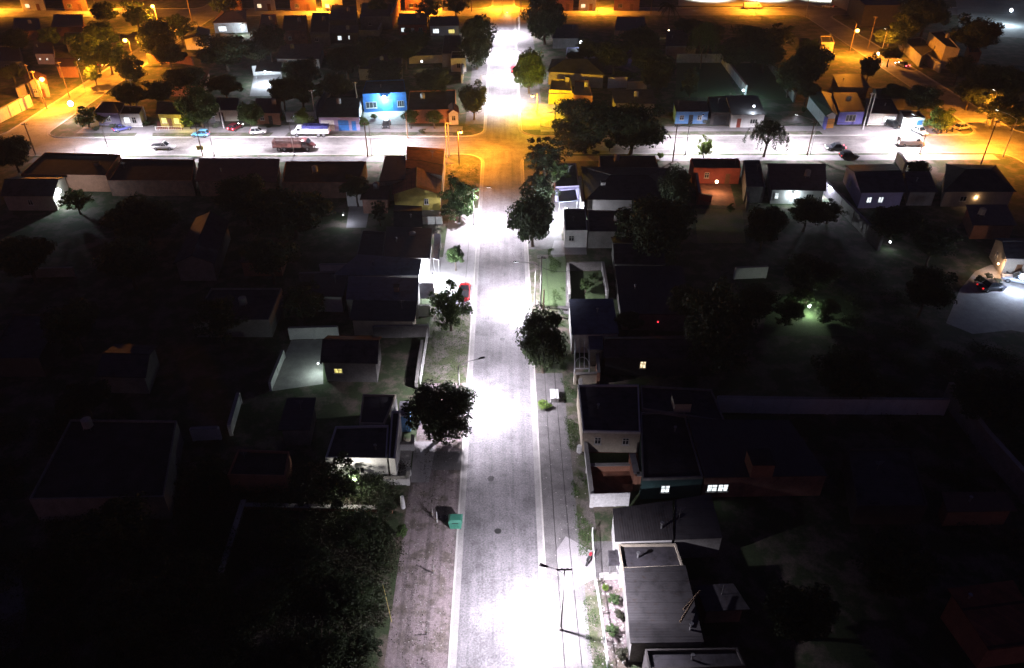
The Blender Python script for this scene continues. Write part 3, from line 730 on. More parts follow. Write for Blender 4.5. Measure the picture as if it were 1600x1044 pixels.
def car(label, px, py, ang, col, kind='hatch', L=4.1, lights=False, group='parked cars', z=.005, name='parked_car', cat='car', world=False):
    p = Vector((px, py, z)) if world else G(px, py, z); p.z = z
    r = root(name, p, label, cat, group, rz=R(ang)); pm = paint(*col); hw = .84; h = L / 2
    fm, rm = (HEADON, TAILON) if lights else (HEADOFF, TAIL)
    if kind in ('hatch', 'sedan', 'pickup'):
        tr = {'hatch': -h + .12, 'sedan': -h + .85, 'pickup': -.35}[kind]; top = 1.45 if kind != 'pickup' else 1.65; belt = .88 if kind != 'pickup' else 1.02
        body = MB(); loft([(-h, hw - .16, .38, .72), (-h + .12, hw - .04, .26, belt - .02), (-h * .5, hw, .22, belt), (0, hw, .22, belt), (h * .45, hw, .22, belt - .03), (h - .35, hw - .05, .24, belt - .16), (h - .08, hw - .14, .3, .62), (h, hw - .25, .36, .54)], body, 16, 3.6)
        loc_build(body, 'body', pm, r, True)
        a0, a1, b0, b1 = tr, h * .42, tr + (.35 if kind == 'hatch' else .45), h * .42 - .75
        g = MB(); g.hexa([(a0, -hw + .08, belt - .04), (a1, -hw + .08, belt - .04), (a1, hw - .08, belt - .04), (a0, hw - .08, belt - .04)], [(b0, -hw + .22, top), (b1, -hw + .22, top), (b1, hw - .22, top), (b0, hw - .22, top)])
        loc_build(g, 'window_glass', MGLASS, r)
        rf = MB(); loft([(b0 - .08, hw - .3, top - .01, top + .03), (b0 + .1, hw - .19, top - .02, top + .05), (b1 - .1, hw - .19, top - .02, top + .05), (b1 + .08, hw - .3, top - .01, top + .03)], rf, 12, 4)
        for s in (-1, 1):
            for (xa, xb) in ((a0 + .02, b0), (a1 - .02, b1), ((a0 + a1) / 2 - .05, (a0 + a1) / 2 - .05)):
                rf.tube((xa, s * (hw - .085), belt - .03), (xb, s * (hw - .215), top), .035, .035, 5)
        loc_build(rf, 'roof', pm, r, False)
        if kind == 'pickup':
            b = MB(); b.box(-h + .05, tr - .1, -hw + .1, hw - .1, belt - .01, belt + .03); loc_build(b, 'cargo_bed', MDARKMET, r)
        for s in (-1, 1): loc_build(MB().box(h * .3, h * .3 + .12, s * hw - (.0 if s > 0 else .14), s * hw + (.14 if s > 0 else 0), belt, belt + .12), 'mirror', pm, r)
    else:   # van
        top = 2.3; body = MB()
        loft([(-h, hw, .4, top - .15), (-h + .15, hw + .06, .3, top), (0, hw + .06, .28, top), (h - 1.4, hw + .06, .28, top - .02), (h - .75, hw + .04, .28, 1.35), (h - .1, hw - .06, .32, 1.0), (h, hw - .2, .4, .8)], body, 16, 5)
        loc_build(body, 'body', pm, r, True)
        g = MB(); g.hexa([(h - 1.42, -hw + .12, top - .12), (h - .8, -hw + .1, 1.42), (h - .8, hw - .1, 1.42), (h - 1.42, hw - .12, top - .12)], [(h - 1.36, -hw + .12, top - .05), (h - .72, -hw + .1, 1.44), (h - .72, hw - .1, 1.44), (h - 1.36, hw - .12, top - .05)])
        loc_build(g, 'windscreen', MGLASS, r)
        for s in (-1, 1): loc_build(MB().box(h - 2.2, h - 1.45, s * (hw + .055) - .02, s * (hw + .055) + .02, 1.35, 1.9), 'side_window', MGLASS, r)
    wr = .31 if kind in ('hatch', 'sedan') else .36
    for x in (-h * .62, h * .62):
        for s in (-1, 1): wheel(r, x, s * (hw - .06), wr)
    lamps(r, L, hw, .62, .72, fm, rm)
    return r
def truck(label, px, py, ang, L, cabc, bedc, kind, group=None, lights=False, name='truck', cat='truck'):
    p = G(px, py, .005); r = root(name, p, label, cat, group, rz=R(ang)); h = L / 2; hw = 1.15
    cm = paint(*cabc); bm = paint(*bedc)
    cab = MB(); loft([(h - 2.6, hw - .05, .6, 2.35), (h - 2.2, hw, .55, 2.5), (h - 1.5, hw, .5, 2.45), (h - .95, hw - .05, .5, 1.6), (h - .25, hw - .12, .5, 1.35), (h, hw - .3, .6, 1.1)], cab, 16, 4)
    loc_build(cab, 'cab', cm, r, True)
    g = MB().hexa([(h - 1.52, -hw + .15, 2.3), (h - .98, -hw + .15, 1.66), (h - .98, hw - .15, 1.66), (h - 1.52, hw - .15, 2.3)], [(h - 1.44, -hw + .15, 2.36), (h - .9, -hw + .15, 1.7), (h - .9, hw - .15, 1.7), (h - 1.44, hw - .15, 2.36)])
    loc_build(g, 'windscreen', MGLASS, r)
    for s in (-1, 1): loc_build(MB().box(h - 2.3, h - 1.6, s * hw - .02, s * hw + .02, 1.5, 2.1), 'side_window', MGLASS, r)
    loc_build(MB().box(-h, h - 1.2, -.45, .45, .55, .75), 'chassis', MDARKMET, r)
    bed = MB(); b0, b1 = -h, h - 2.7
    if kind == 'tarp':
        bed.box(b0, b1, -hw, hw, .8, 1.9); loc_build(bed, 'cargo_bed', cm, r)
        tp = MB(); n = 6
        for k in range(n):
            xa = b0 + .06 + (b1 - b0 - .12) * k / n; xb = b0 + .06 + (b1 - b0 - .12) * (k + 1) / n - .04
            tp.hexa([(xa, -hw + .06, 1.903), (xb, -hw + .06, 1.903), (xb, hw - .06, 1.903), (xa, hw - .06, 1.903)], [(xa, -hw + .2, 2.5 + .06 * (k % 2)), (xb, -hw + .2, 2.5), (xb, hw - .2, 2.5), (xa, hw - .2, 2.5 + .06 * (k % 2))])
        loc_build(tp, 'tarpaulin', bm, r)
    else:
        bed.box(b0, b1, -hw, hw, .8, 1.0)
        for s in (-1, 1):
            for z in (1.15, 1.45, 1.75, 2.05): bed.box(b0, b1, s * (hw - .05) - .03, s * (hw - .05) + .03, z, z + .16)
            for k in range(7): x = b0 + .05 + (b1 - b0 - .1) * k / 6; bed.box(x - .04, x + .04, s * (hw + .015) - .03, s * (hw + .015) + .03, 1.0, 2.3)
        for z in (1.15, 1.45, 1.75, 2.05):
            bed.box(b0 - .03, b0 + .03, -hw + .1, hw - .1, z, z + .16); bed.box(b1 - .03, b1 + .03, -hw + .1, hw - .1, z, z + .16)
        loc_build(bed, 'cargo_bed', bm, r)
    for x in (-h * .72, -h * .45, h * .68):
        for s in (-1, 1): wheel(r, x, s * (hw - .15), .46, .28)
    lamps(r, L, hw, .95, .9, HEADON if lights else HEADOFF, TAILON if lights else TAIL)
    return r
def motorbike(label, px, py, ang, col, group=None):
    p = G(px, py, BASE + .02); r = root('motorbike', p, label, 'motorbike', group, rz=R(ang))
    for x in (-.62, .62): wheel(r, x, 0, .3, .12)
    f = MB(); f.path([(-.62, 0, .3), (-.1, 0, .45), (.35, 0, .75), (.62, 0, .3)], .045, 6).tube((.35, 0, .75), (.28, 0, 1.05), .04).tube((-.1, 0, .45), (.35, 0, .75), .05); loc_build(f, 'frame', MDARKMET, r)
    loc_build(loft([(-.02, .1, .62, .78), (.15, .16, .6, .86), (.38, .12, .64, .86), (.46, .06, .7, .8)], MB(), 10, 2.4), 'fuel_tank', paint(*col), r, True)
    loc_build(loft([(-.75, .08, .7, .8), (-.55, .14, .68, .8), (-.05, .13, .64, .76)], MB(), 10, 3), 'seat', MRUB, r, True)
    loc_build(MB().tube((.24, -.36, 1.06), (.24, .36, 1.06), .025), 'handlebar', MSTEEL, r)
    loc_build(MB().ball((.45, 0, .9), .09, 8, 6), 'headlight', HEADOFF, r)
    return r
# ================================================================ right of the main street, south of the crossing
HG = 'houses of the town'
house('flat-roofed house with white parapet and two small windows facing its terracotta patio', [(911, 673), (1001, 675), (998, 601), (903, 601)], 3.3, 'flat', 'cream', 'membrane', [('window', 0, .27, .75, 1.25, 1.0, 'dark'), ('window', 0, .76, .75, 1.25, 1.0, 'dark'), ('vent', .3, .5)], par='white', group=HG)
house('wide grey-roofed middle house with one lit window in its dark front wall', [(1004, 748), (1099, 745), (1069, 642), (1001, 644)], 3.2, 'flat', 'teal', 'slab', [('window', 0, .4, .95, .95, 1.05, 'lit'), ('vent', .7, .7)], par='grey', group=HG)
house('low dark roof with a cream water tank box behind the grey-roofed house', [(1003, 638), (1133, 658), (1112, 608), (1001, 602)], 3.4, 'flat', 'grey', 'membrane', [('chimney', .5, .32, 1.9, 1.3, 'cream')], group=HG)
house('long dark sheet-roofed house with brick front, fat chimney and two lit windows', [(1101, 746), (1294, 743), (1232, 662), (1074, 660)], 3.2, 'shed', 'brick', 'metalx', [('window', 0, .075, 1.1, .9, 1.05, 'lit'), ('window', 0, .165, 1.1, .9, 1.05, 'lit'), ('chimney', .46, .12, 2.3, 1.5, 'terra')], rise=.5, eave=.1, group=HG)
wall('low terracotta wall splitting the patio beside the main street', [(922, 736), (985, 735)], .9, W['terra'], .22, pil=4)
wall('stepped terracotta patio wall with white pillar next to the grey roof', [(985, 733), (992, 765), (1018, 766)], 2.3, W['terra'], .3, pil=6)
wall('white panelled sliding gate closing the dark passage below the patio', [(923, 792), (980, 790)], 1.9, MWHITEMET, .08, name='sliding_gate', cat='gate', pil=1.1, coping=False)
wall('long white front wall along the patio beside the grass verge', [(906, 606), (912, 690), (924, 792)], 1.5, W['white'], .2, pil=5)
tag(MB().tube(G(905, 706, .12), G(905, 706, .12) + Vector((0, 0, .9)), .3, .26, 12).build('drum', MWHITEMET, org=G(905, 706, .12)), 'small white drum on the verge against the white front wall', 'drum')
house('dark metal-roofed house with white west wall above the motorbike', [(961, 846), (1052, 843), (1050, 786), (957, 799)], 3.1, 'shed', 'white', 'metalx', [('vent', .8, .3)], rise=.4, eave=.1, group=HG)
house('dark corrugated extension with crooked stove pipe beside the lit windows', [(1054, 843), (1129, 840), (1110, 775), (1054, 784)], 3.0, 'shed', 'grey', 'metaly', [('antenna', .1, .5, 1.6)], rise=.3, eave=.05, group=HG)
house('black-roofed house squeezed between two corrugated roofs, white rim in front', [(972, 889), (1068, 885), (1056, 849), (966, 850)], 2.9, 'flat', 'white', 'membrane', [('vent', .3, .5)], par='cream', group=HG)
house('big brown corrugated roof house near the bottom edge with timber on its roof', [(985, 1005), (1100, 1003), (1070, 889), (974, 893)], 3.1, 'shed', 'grey', 'metaly', [('vent', .85, .15)], rise=.5, eave=.12, group=HG)
house('small square black awning over the concrete front yard', [(952, 883), (969, 883), (966, 860), (950, 860)], 2.3, 'open', 'white', 'membrane', cat='awning', name='awning')
for i, (x, y, a, l) in enumerate(((1076, 950, 1.2, 3.4), (1081, 938, 1.35, 2.6))):
    p = G(x, y, 3.62); d = Vector((math.cos(a + 1.0), -math.sin(a + 1.0), 0)) * l / 2
    tag(MB().tube(p - d, p + d, .09, .09, 6).build('timber_plank', MW, org=p), ['longer grey plank lying on the brown corrugated roof', 'shorter grey plank lying on the brown corrugated roof'][i], 'plank', 'planks on the corrugated roof')
railing('white railing along the verge beside the motorbike', [(925, 838), (929, 915)], 1.15, MWHITEMET, .25)
railing('white railing enclosing the bushy front garden near the bottom', [(931, 918), (938, 960), (949, 1043)], 1.05, MWHITEMET, .3)
wall('low white wall across the yard behind the lime green shrub', [(939, 905), (970, 904)], .7, W['white'], .15)
wall('pale boundary wall of the corrugated-roof house by the front garden', [(972, 905), (982, 985)], 1.1, W['yellow'], .18)
motorbike('dark motorbike with red tank parked against the white railing', 921, 876, 62, ('bike red', (.6, .02, .04)))
tree('round lime green shrub glowing in the front garden', 946, 918, 6, 7, .55, 'ball', 'l', name='shrub', cat='shrub', trunk=False)
for i, (x, y, r_, tn) in enumerate(((958, 935, 12, 'm'), (968, 960, 10, 'y'), (955, 985, 13, 'm'), (972, 1020, 12, 'y'))):
    tree(['leafy shrub just below the lime green one', 'dry shrub beside the pale boundary wall', 'wide low shrub in the middle of the front garden', 'dry shrub at the bottom of the front garden'][i], x, y, r_, r_ * .8, .7, 'bush', tn, 'front garden shrubs')
house('dark low shed roof right of the brown corrugated roof', [(1102, 955), (1172, 952), (1145, 915), (1086, 918)], 2.4, 'shed', 'brick', 'membrane', rise=.3, group=HG)
house('dark outbuilding roof at the bottom edge below the brown corrugated roof', [(1014, 1046), (1165, 1040), (1152, 1012), (1008, 1014)], 2.9, 'flat', 'dark', 'membrane', group=HG)
house('tiled roof house in the dark bottom right corner, pale edges', [(1546, 1016), (1640, 1004), (1580, 912), (1478, 925)], 3.4, 'shed', 'terra', 'tile', [('vent', .2, .8)], rise=.5, group=HG)
house('blue grey sheet-roofed house beside the dark roadside tree', [(893, 523), (967, 521), (958, 471), (889, 472)], 3.2, 'shed', 'white', 'blue', [('vent', .6, .6)], rise=.5, eave=.1, group=HG)
house('small lean-to with blue grey sheet roof below the larger one', [(921, 546), (943, 546), (941, 524), (919, 524)], 2.7, 'shed', 'grey', 'blue', rise=.15, eave=.05, group=HG, name='lean_to')
house('dark house with one bright square window right of the arched trellis', [(942, 559), (1105, 560), (1088, 524), (945, 526)], 3.2, 'gable', 'dark', 'membrane', [('window', 0, .39, .8, 1.2, 1.1, 'warm')], rise=1.2, group=HG)
def trellis():
    r = root('garden_trellis', G(909, 562, BASE), 'white curved trellis frame standing between tree and dark house', 'trellis')
    Q = [G(898, 576, 2.3), G(921, 576, 2.3), G(920, 518, 2.3), G(899, 520, 2.3)]; m = MB()
    for a, b in zip(Q, Q[1:] + Q[:1]): m.tube(a, b, .09, .09, 6)
    for c in ((.33), (.66)): m.tube(lerp2(Q, c, 0), lerp2(Q, c, 1), .06, .06, 5)
    for k in range(3):
        pts = [lerp2(Q, .5 + .5 * math.cos(t * .39 * 2 / 2), .08 + .3 * k + .22 * math.sin(t * .39)) for t in range(9)]; m.path(pts, .06, 5)
    m.build('frame', MWHITEMET, r)
    for p in Q: MB().tube((p.x, p.y, BASE), p, .09, .09, 6).build('post', MWHITEMET, r)
trellis()
wall('cream wall of the front yard below the trellis', [(898, 600), (935, 598)], 1.6, W['cream'], .2)
wall('dark brick side wall right of the trellis', [(934, 600), (931, 556)], 1.8, W['terra'], .2)
for i, x in enumerate((863, 869)): 
    p = G(x, 622, .12); tag(MB().box(p.x - .22, p.x + .22, p.y - .9, p.y + .9, .12, .72).box(p.x - .28, p.x + .28, p.y - .95, p.y + .95, .723, .8).build('concrete_bench', MWHITEMET, org=p), ['white bench nearer the kerb under the dark tree', 'white bench farther from the kerb under the dark tree'][i], 'bench', 'benches under the tree')
wall('white wall around the small lawn below the big roadside tree, street side', [(887, 424), (889, 472)], 1.5, W['white'], .18)
wall('grey wall along the top of the small lawn', [(889, 423), (940, 422)], 1.4, W['grey'], .18)
wall('white wall at the far side of the small lawn', [(941, 424), (948, 468)], 1.7, W['white'], .18)
house('white house front glowing under a dark roof right of the roadside tree', [(883, 360), (918, 360), (915, 326), (881, 326)], 3.3, 'flat', 'white', 'membrane', [('window', 0, .3, .9, 1.2, 1.0, 'dark'), ('vent', .4, .5)], group=HG)
house('low black roof with a tiny lamp strip behind the white house front', [(920, 362), (1000, 362), (988, 330), (918, 328)], 3.2, 'flat', 'grey', 'membrane', [('tank', .6, .5, 'grey')], group=HG)
house('small dark canopy with white rim above the floodlit paving', [(873, 316), (903, 313), (899, 296), (872, 299)], 2.7, 'open', 'white', 'blue', cat='canopy', name='carport')
wall('white house wall behind the dark canopy', [(905, 298), (909, 340)], 3.0, W['white'], .25, name='house_wall', cat='wall')
house('long pitched dark roof between the side street and the floodlit paving', [(915, 312), (1062, 314), (1046, 262), (908, 260)], 3.3, 'hip', 'dark', 'membrane', [('chimney', .2, .3, .8, .9, 'grey')], rise=1.5, group=HG)
house('flat dark roof at the side street below the two big trees', [(938, 262), (1030, 262), (1024, 243), (936, 243)], 3.4, 'flat', 'grey', 'slab', [('tank', .3, .6, 'grey')], group=HG)
house('grey roofed corner house half hidden by trees at the crossing', [(868, 292), (905, 290), (900, 255), (866, 256)], 3.2, 'flat', 'lav', 'slab', [('antenna', .6, .5, 2)], group=HG)
house('black-roofed house with dim grey wall south of the pitched roof', [(960, 412), (1040, 414), (1030, 372), (954, 370)], 3.2, 'gable', 'grey', 'membrane', [('window', 0, .3, .5, 1.5, .5, 'lit')], rise=1.2, group=HG)
house('wide low roof in the dark middle of the southern block', [(970, 490), (1080, 492), (1066, 420), (960, 420)], 3.1, 'shed', 'grey', 'metalx', rise=.5, group=HG)
house('brick red house whose back wall catches the warm lamp', [(1084, 262), (1158, 263), (1155, 248), (1079, 247)], 3.4, 'flat', 'red', 'slab', [('window', 0, .3, .9, 1.2, 1.1, 'dark'), ('door', 0, .75, .9, 2.1, 'wood'), ('antenna', .9, .5, 1.4)], group=HG)
wall('red side wall left of the paved yard under the warm lamp', [(1083, 266), (1091, 318)], 2.2, W['red'], .2)
wall('red low wall across the yard below the warm lamp', [(1092, 312), (1110, 316)], 1.3, W['red'], .2)
wall('grey wall on the dark side of the red house yard', [(1163, 268), (1166, 330)], 2.0, W['grey'], .2)
house('dark flat-roofed house just right of the brick red one', [(1166, 292), (1196, 292), (1188, 250), (1162, 250)], 3.3, 'flat', 'grey', 'membrane', group=HG)
house('dark house with bright veranda doorway under its front edge', [(1205, 296), (1291, 298), (1290, 259), (1198, 258)], 3.1, 'shed', 'white', 'membrane', [('window', 0, .1, .7, 1.0, 1.2, 'lit'), ('door', 0, .4, .9, 2.1, 'white'), ('window', 0, .75, 1.4, 1.0, 1.1, 'dark')], rise=.4, group=HG)
house('house with pale violet west wall and two lit windows under a dark roof', [(1345, 301), (1416, 300), (1396, 256), (1320, 258)], 3.4, 'gable', 'lav', 'membrane', [('window', 0, .22, .9, 1.1, 1.1, 'lit'), ('window', 0, .5, .9, 1.1, 1.1, 'lit'), ('window', 3, .4, .9, 1.1, 1.1, 'dark')], rise=1.3, ridge='x', group=HG)
wall('tall white end wall leaning over the side street pavement', [(1400, 253), (1411, 270)], 2.2, W['white'], .3, name='end_wall', cat='wall')
wall('long pale wall running back from the violet-walled house', [(1284, 300), (1312, 330), (1372, 392)], 2.6, W['grey'], .22, pil=5)
house('hip-roofed corner house with a small lamp, by the orange junction', [(1474, 300), (1588, 300), (1556, 258), (1478, 256)], 3.2, 'hip', 'cream', 'slab', [('window', 0, .3, 1.2, 1.1, 1.0, 'dark'), ('antenna', .4, .6, 1.4)], rise=1.6, group=HG)
house('small dark-roofed house between the violet one and the hip roof', [(1420, 300), (1466, 300), (1452, 270), (1412, 270)], 3.0, 'shed', 'grey', 'membrane', rise=.3, group=HG)
house('house with warm lit cream walls at the right edge above the pale yard', [(1572, 404), (1660, 406), (1640, 372), (1552, 372)], 3.4, 'gable', 'cream', 'membrane', [('window', 3, .4, .9, 1.1, 1.1, 'dark'), ('door', 0, .3, .9, 2.1, 'wood')], rise=1.2, group=HG)
house('low rusty roof in the dark above the warm lit house', [(1520, 352), (1590, 352), (1572, 322), (1508, 322)], 2.9, 'shed', 'terra', 'rust', rise=.3, group=HG)
wall('dim white wall fragment in the darkness left of the garden lamp', [(1147, 436), (1195, 434)], 2.0, W['white'], .2)
wall('long white panel wall behind the lit strip of lawn, right part fading', [(1118, 644), (1232, 646), (1472, 648)], 2.4, W['white'], .18, pil=4)
wall('tall boundary wall running diagonally to the lower right edge', [(1474, 628), (1530, 705), (1600, 786)], 3.0, W['grey'], .25, pil=6)
house('low black roof in the dark right of the brick-fronted house', [(1340, 790), (1450, 790), (1425, 700), (1325, 700)], 2.9, 'flat', 'dark', 'membrane', group=HG)
house('faint rust-roofed shed near the lower right boundary wall', [(1480, 800), (1590, 798), (1570, 772), (1470, 772)], 2.6, 'shed', 'terra', 'rust', rise=.3, group=HG)
patch('lawn', [(1130, 665), (1235, 668), (1232, 650), (1122, 648)], LAWN, 1, 'lit strip of lawn below the white panel wall')
# ================================================================ left of the main street, south of the crossing
house('tall corner block with orange-lit east face at the crossing', [(633, 262), (691, 274), (695, 237), (636, 233)], 4.4, 'shed', 'cream', 'tile', [('window', 1, .5, 1, 3, 1, 'dark')], rise=.6, eave=.05, group=HG)
house('dark grey sheet roof attached to the left of the tall corner block', [(592, 284), (634, 280), (634, 246), (602, 246)], 4.2, 'shed', 'grey', 'metaly', rise=.4, eave=.05, group=HG)
house('gable-roofed house with yellow gable end below the tall corner block', [(612, 304), (690, 304), (690, 274), (614, 272)], 3.4, 'gable', 'yellow', 'tile', [('window', 0, .7, .8, 1.2, 1.1, 'dark')], rise=1.5, ridge='y', group=HG)
wall('white patio wall left of the corner trees', [(648, 316), (688, 316)], 1.9, W['white'], .2)
wall('white wall at the south end of the corner patio', [(660, 350), (690, 350)], 1.5, W['white'], .2)
house('grey gable roof south of the corner patio', [(615, 356), (661, 354), (659, 322), (616, 320)], 3.3, 'gable', 'grey', 'slab', [('vent', .6, .3)], rise=.9, ridge='x', group=HG)
house('broad dark sheet roof in the middle of the left row', [(601, 400), (672, 404), (676, 361), (604, 358)], 3.4, 'shed', 'white', 'metaly', [], rise=.5, group=HG)
house('narrow pale awning strip along the front of the broad dark roof', [(676, 404), (686, 406), (689, 366), (679, 364)], 2.6, 'open', 'white', 'pale', cat='awning', name='awning')
house('dark blue roof beside the dazzling front patio', [(520, 430), (655, 430), (659, 407), (560, 400)], 3.3, 'shed', 'white', 'blue', rise=.3, eave=.1, group=HG)
house('long slate-coloured roof below the dazzling patio', [(540, 468), (653, 470), (655, 437), (545, 434)], 3.3, 'shed', 'grey', 'blue', [('chimney', .7, .4, .7, .8, 'brick')], rise=.3, eave=.1, group=HG)
house('small lavender porch roof at the street end of the slate roof', [(656, 466), (680, 466), (677, 442), (655, 442)], 2.6, 'open', 'white', 'pale', cat='porch', name='porch')
wall('short white wall beside the red pickup and its tree', [(650, 494), (672, 494)], 1.8, W['white'], .2)
wall('white back wall of the small white yard left of the grey gable roof', [(545, 322), (580, 322)], 2.8, W['white'], .2)
wall('low wall running left from the slate roof', [(470, 440), (540, 438)], 1.5, W['grey'], .2)
house('dark brick house behind the white yard', [(440, 285), (560, 285), (572, 252), (446, 252)], 3.3, 'flat', 'brick', 'slab', [('tank', .4, .5, 'grey')], group=HG)
house('long dark roof under the moving truck beside the side street', [(305, 283), (432, 285), (438, 250), (312, 249)], 3.3, 'shed', 'brick', 'rust', [('vent', .3, .4)], rise=.3, group=HG)
house('dark stepped roof below the moving pickup', [(168, 282), (300, 282), (304, 249), (190, 248)], 3.3, 'flat', 'brick', 'slab', [('antenna', .1, .6, 1.2)], group=HG)
house('large dark corner house left, flat roof above the blue-white lamp', [(32, 272), (165, 274), (187, 241), (70, 238)], 3.5, 'flat', 'terra', 'slab', [('antenna', .45, .9, 1.6), ('chimney', .8, .5, .9, .7, 'brick')], group=HG)
house('gabled dark house beside the blue-white lamp', [(0, 306), (84, 306), (105, 276), (22, 276)], 3.2, 'gable', 'cream', 'membrane', [('window', 0, .5, .9, 1.1, 1.0, 'dark')], rise=1.3, group=HG)
wall('small white wall catching light right of the blue-white lamp', [(122, 298), (148, 296)], 1.6, W['white'], .2)
house('old gabled shed standing alone in the middle of the dark left block', [(270, 412), (335, 412), (358, 345), (306, 340)], 3.4, 'gable', 'grey', 'membrane', rise=1.4, ridge='y', group=HG)
house('black gabled house with a small yellow window and white east gable', [(500, 566), (590, 568), (597, 526), (512, 524)], 3.4, 'gable', 'grey', 'membrane', [('window', 0, .26, 1.1, 1.35, .75, 'yel'), ('window', 1, .5, .9, 1.1, 1.1, 'dark')], rise=1.4, group=HG)
wall('blue-white garden wall behind the tiled yard', [(455, 530), (529, 528)], 1.9, W['white'], .2)
wall('grey front garden wall left of the red pickup tree', [(586, 528), (670, 526)], 1.9, W['grey'], .2)
wall('low white wall slanting down the left of the tiled yard', [(444, 560), (424, 610)], 1.3, W['white'], .16)
railing('pale mesh fence along the left verge of the main street', [(670, 520), (657, 604)], 1.5, MWHITEMET, .3)
wall('low inner wall beside the pale mesh fence', [(660, 540), (651, 606)], .9, W['grey'], .18)
house('dim grey shed roof left of the black flat-roofed house', [(434, 672), (484, 672), (495, 624), (449, 624)], 2.8, 'shed', 'grey', 'metaly', rise=.3, group=HG)
house('black flat-roofed white house, near half, with white south wall', [(508, 715), (604, 716), (607, 664), (524, 666)], 3.4, 'flat', 'white', 'membrane', [('window', 0, .5, 1.5, 1.0, 1.0, 'dark'), ('vent', .8, .3)], par='white', group=HG)
house('black flat roof of the far half behind the white house', [(561, 661), (600, 662), (619, 616), (567, 616)], 3.3, 'flat', 'grey', 'membrane', par='cream', group=HG)
house('narrow white-rimmed strip roof along the east side of the white house', [(607, 716), (617, 717), (625, 642), (612, 642)], 3.5, 'flat', 'white', 'slab', par='white', name='side_extension', cat='extension')
house('pale turquoise lean-to behind the spreading tree', [(622, 650), (640, 650), (640, 628), (625, 628)], 2.6, 'shed', 'skyblue', 'pale', rise=.1, eave=.02, name='lean_to', cat='lean-to')
patch('porch_floor', [(605, 755), (638, 755), (645, 700), (615, 700)], MCONC, 2, 'grey porch floor inside the low white walls')
wall('low white porch wall nearest the camera, facing the crossing strip', [(602, 757), (638, 757), (640, 742)], 1.0, W['white'], .2, pil=9)
wall('low white porch wall under the spreading tree', [(612, 703), (645, 703), (646, 690)], 1.0, W['white'], .2, pil=9)
p = G(630, 793, .12)
tag(MB().tube(p, p + Vector((0, 0, 1.5)), .26, .2, 12).ball(p + Vector((0, 0, 1.5)), .22, 10, 6).build('gate_post', MWHITEMET, org=p), 'stout white post where the dirt verge meets the dark lot', 'post')
wall('old low wall along the top of the overgrown lot', [(385, 795), (470, 797), (612, 800)], .6, W['terra'], .25, pil=8)
wall('crumbling pale wall dividing the overgrown lots', [(383, 790), (347, 905)], .8, W['grey'], .25, pil=5)
house('wide dark flat roof at the far left with pale corners', [(45, 780), (256, 776), (276, 657), (110, 655)], 3.4, 'flat', 'grey', 'slab', [('tank', .2, .9, 'grey')], group=HG)
house('small dim house above the wide dark roof', [(148, 588), (228, 590), (246, 540), (180, 537)], 3.0, 'gable', 'grey', 'membrane', rise=1.0, group=HG)
house('terracotta ruin-like low house left of the white house', [(355, 742), (446, 744), (452, 705), (372, 702)], 2.7, 'flat', 'terra', 'slab', group=HG)
wall('pale wall fragment left of the dim shed roof', [(304, 688), (345, 686)], 1.8, W['white'], .2)
wall('slanting pale wall above the terracotta low house', [(376, 630), (362, 680)], 1.6, W['white'], .2)
wall('faint pale wall in the dark upper left block', [(38, 434), (118, 432)], 1.6, W['grey'], .2)
house('black roof lost in the dark left of the yellow-window house', [(300, 500), (420, 500), (440, 450), (330, 450)], 3.0, 'flat', 'grey', 'membrane', group=HG)
house('dark roof at the left edge in the dark block', [(-20, 560), (60, 560), (100, 490), (20, 490)], 3.1, 'flat', 'dark', 'membrane', group=HG)
patch('path', [(0, 1030), (30, 1010), (42, 960), (30, 880), (0, 880)], MCONCD, 1, 'dim grey yard at the lower left edge')
house('dark roof stepping back left of the broad dark sheet roof', [(556, 404), (598, 402), (603, 362), (566, 360)], 3.1, 'flat', 'grey', 'membrane', group=HG)
house('slate roof with pale eaves wall at the back of the dazzling patio', [(480, 462), (536, 464), (545, 432), (494, 430)], 3.0, 'shed', 'white', 'metaly', rise=.3, group=HG)
house('low dark roof directly below the slate-coloured one', [(546, 500), (648, 502), (652, 474), (552, 472)], 2.9, 'shed', 'cream', 'metaly', [('window', 0, .8, .9, 1.0, 1.0, 'dark')], rise=.3, group=HG)
house('lilac-lit flat extension by the corner patio', [(628, 384), (662, 384), (661, 362), (630, 362)], 3.0, 'flat', 'lav', 'slab', group=HG)
house('rust roof between the long dark roof and the corner sheet roof', [(562, 312), (606, 312), (610, 290), (570, 290)], 3.0, 'shed', 'brick', 'rust', rise=.3, group=HG)
wall('pale wall face running along under the dark blue roof', [(504, 436), (655, 434)], 2.6, W['white'], .2)
house('low roof in the dark behind the old gabled shed', [(372, 410), (440, 410), (452, 374), (392, 374)], 2.8, 'shed', 'terra', 'rust', rise=.3, group=HG)
# ================================================================ north of the side street, left of the main street
house('lavender cottage behind the lit bushes at the left corner', [(146, 176), (186, 177), (196, 160), (158, 158)], 3.2, 'hip', 'lav', 'metalx', [('window', 0, .5, 1, 1.0, 1.1, 'dark')], rise=1.2, group=HG)
house('white-fronted house with glazed porch beside the dark blue car', [(186, 178), (218, 178), (224, 166), (192, 165)], 3.2, 'flat', 'white', 'slab', [('window', 0, .3, 1.3, .9, 1.4, 'lit'), ('window', 0, .65, 1.0, .9, 1.4, 'dark'), ('door', 0, .9, .8, 2.1, 'white')], group=HG)
house('yellow house with red paved porch lit from inside', [(244, 178), (284, 179), (290, 160), (250, 158)], 3.3, 'gable', 'yellow', 'membrane', [('window', 0, .2, 1.2, .9, 1.3, 'yel'), ('door', 0, .45, .9, 2.1, 'wood'), ('window', 0, .75, 1.2, .9, 1.3, 'yel')], rise=1.2, group=HG)
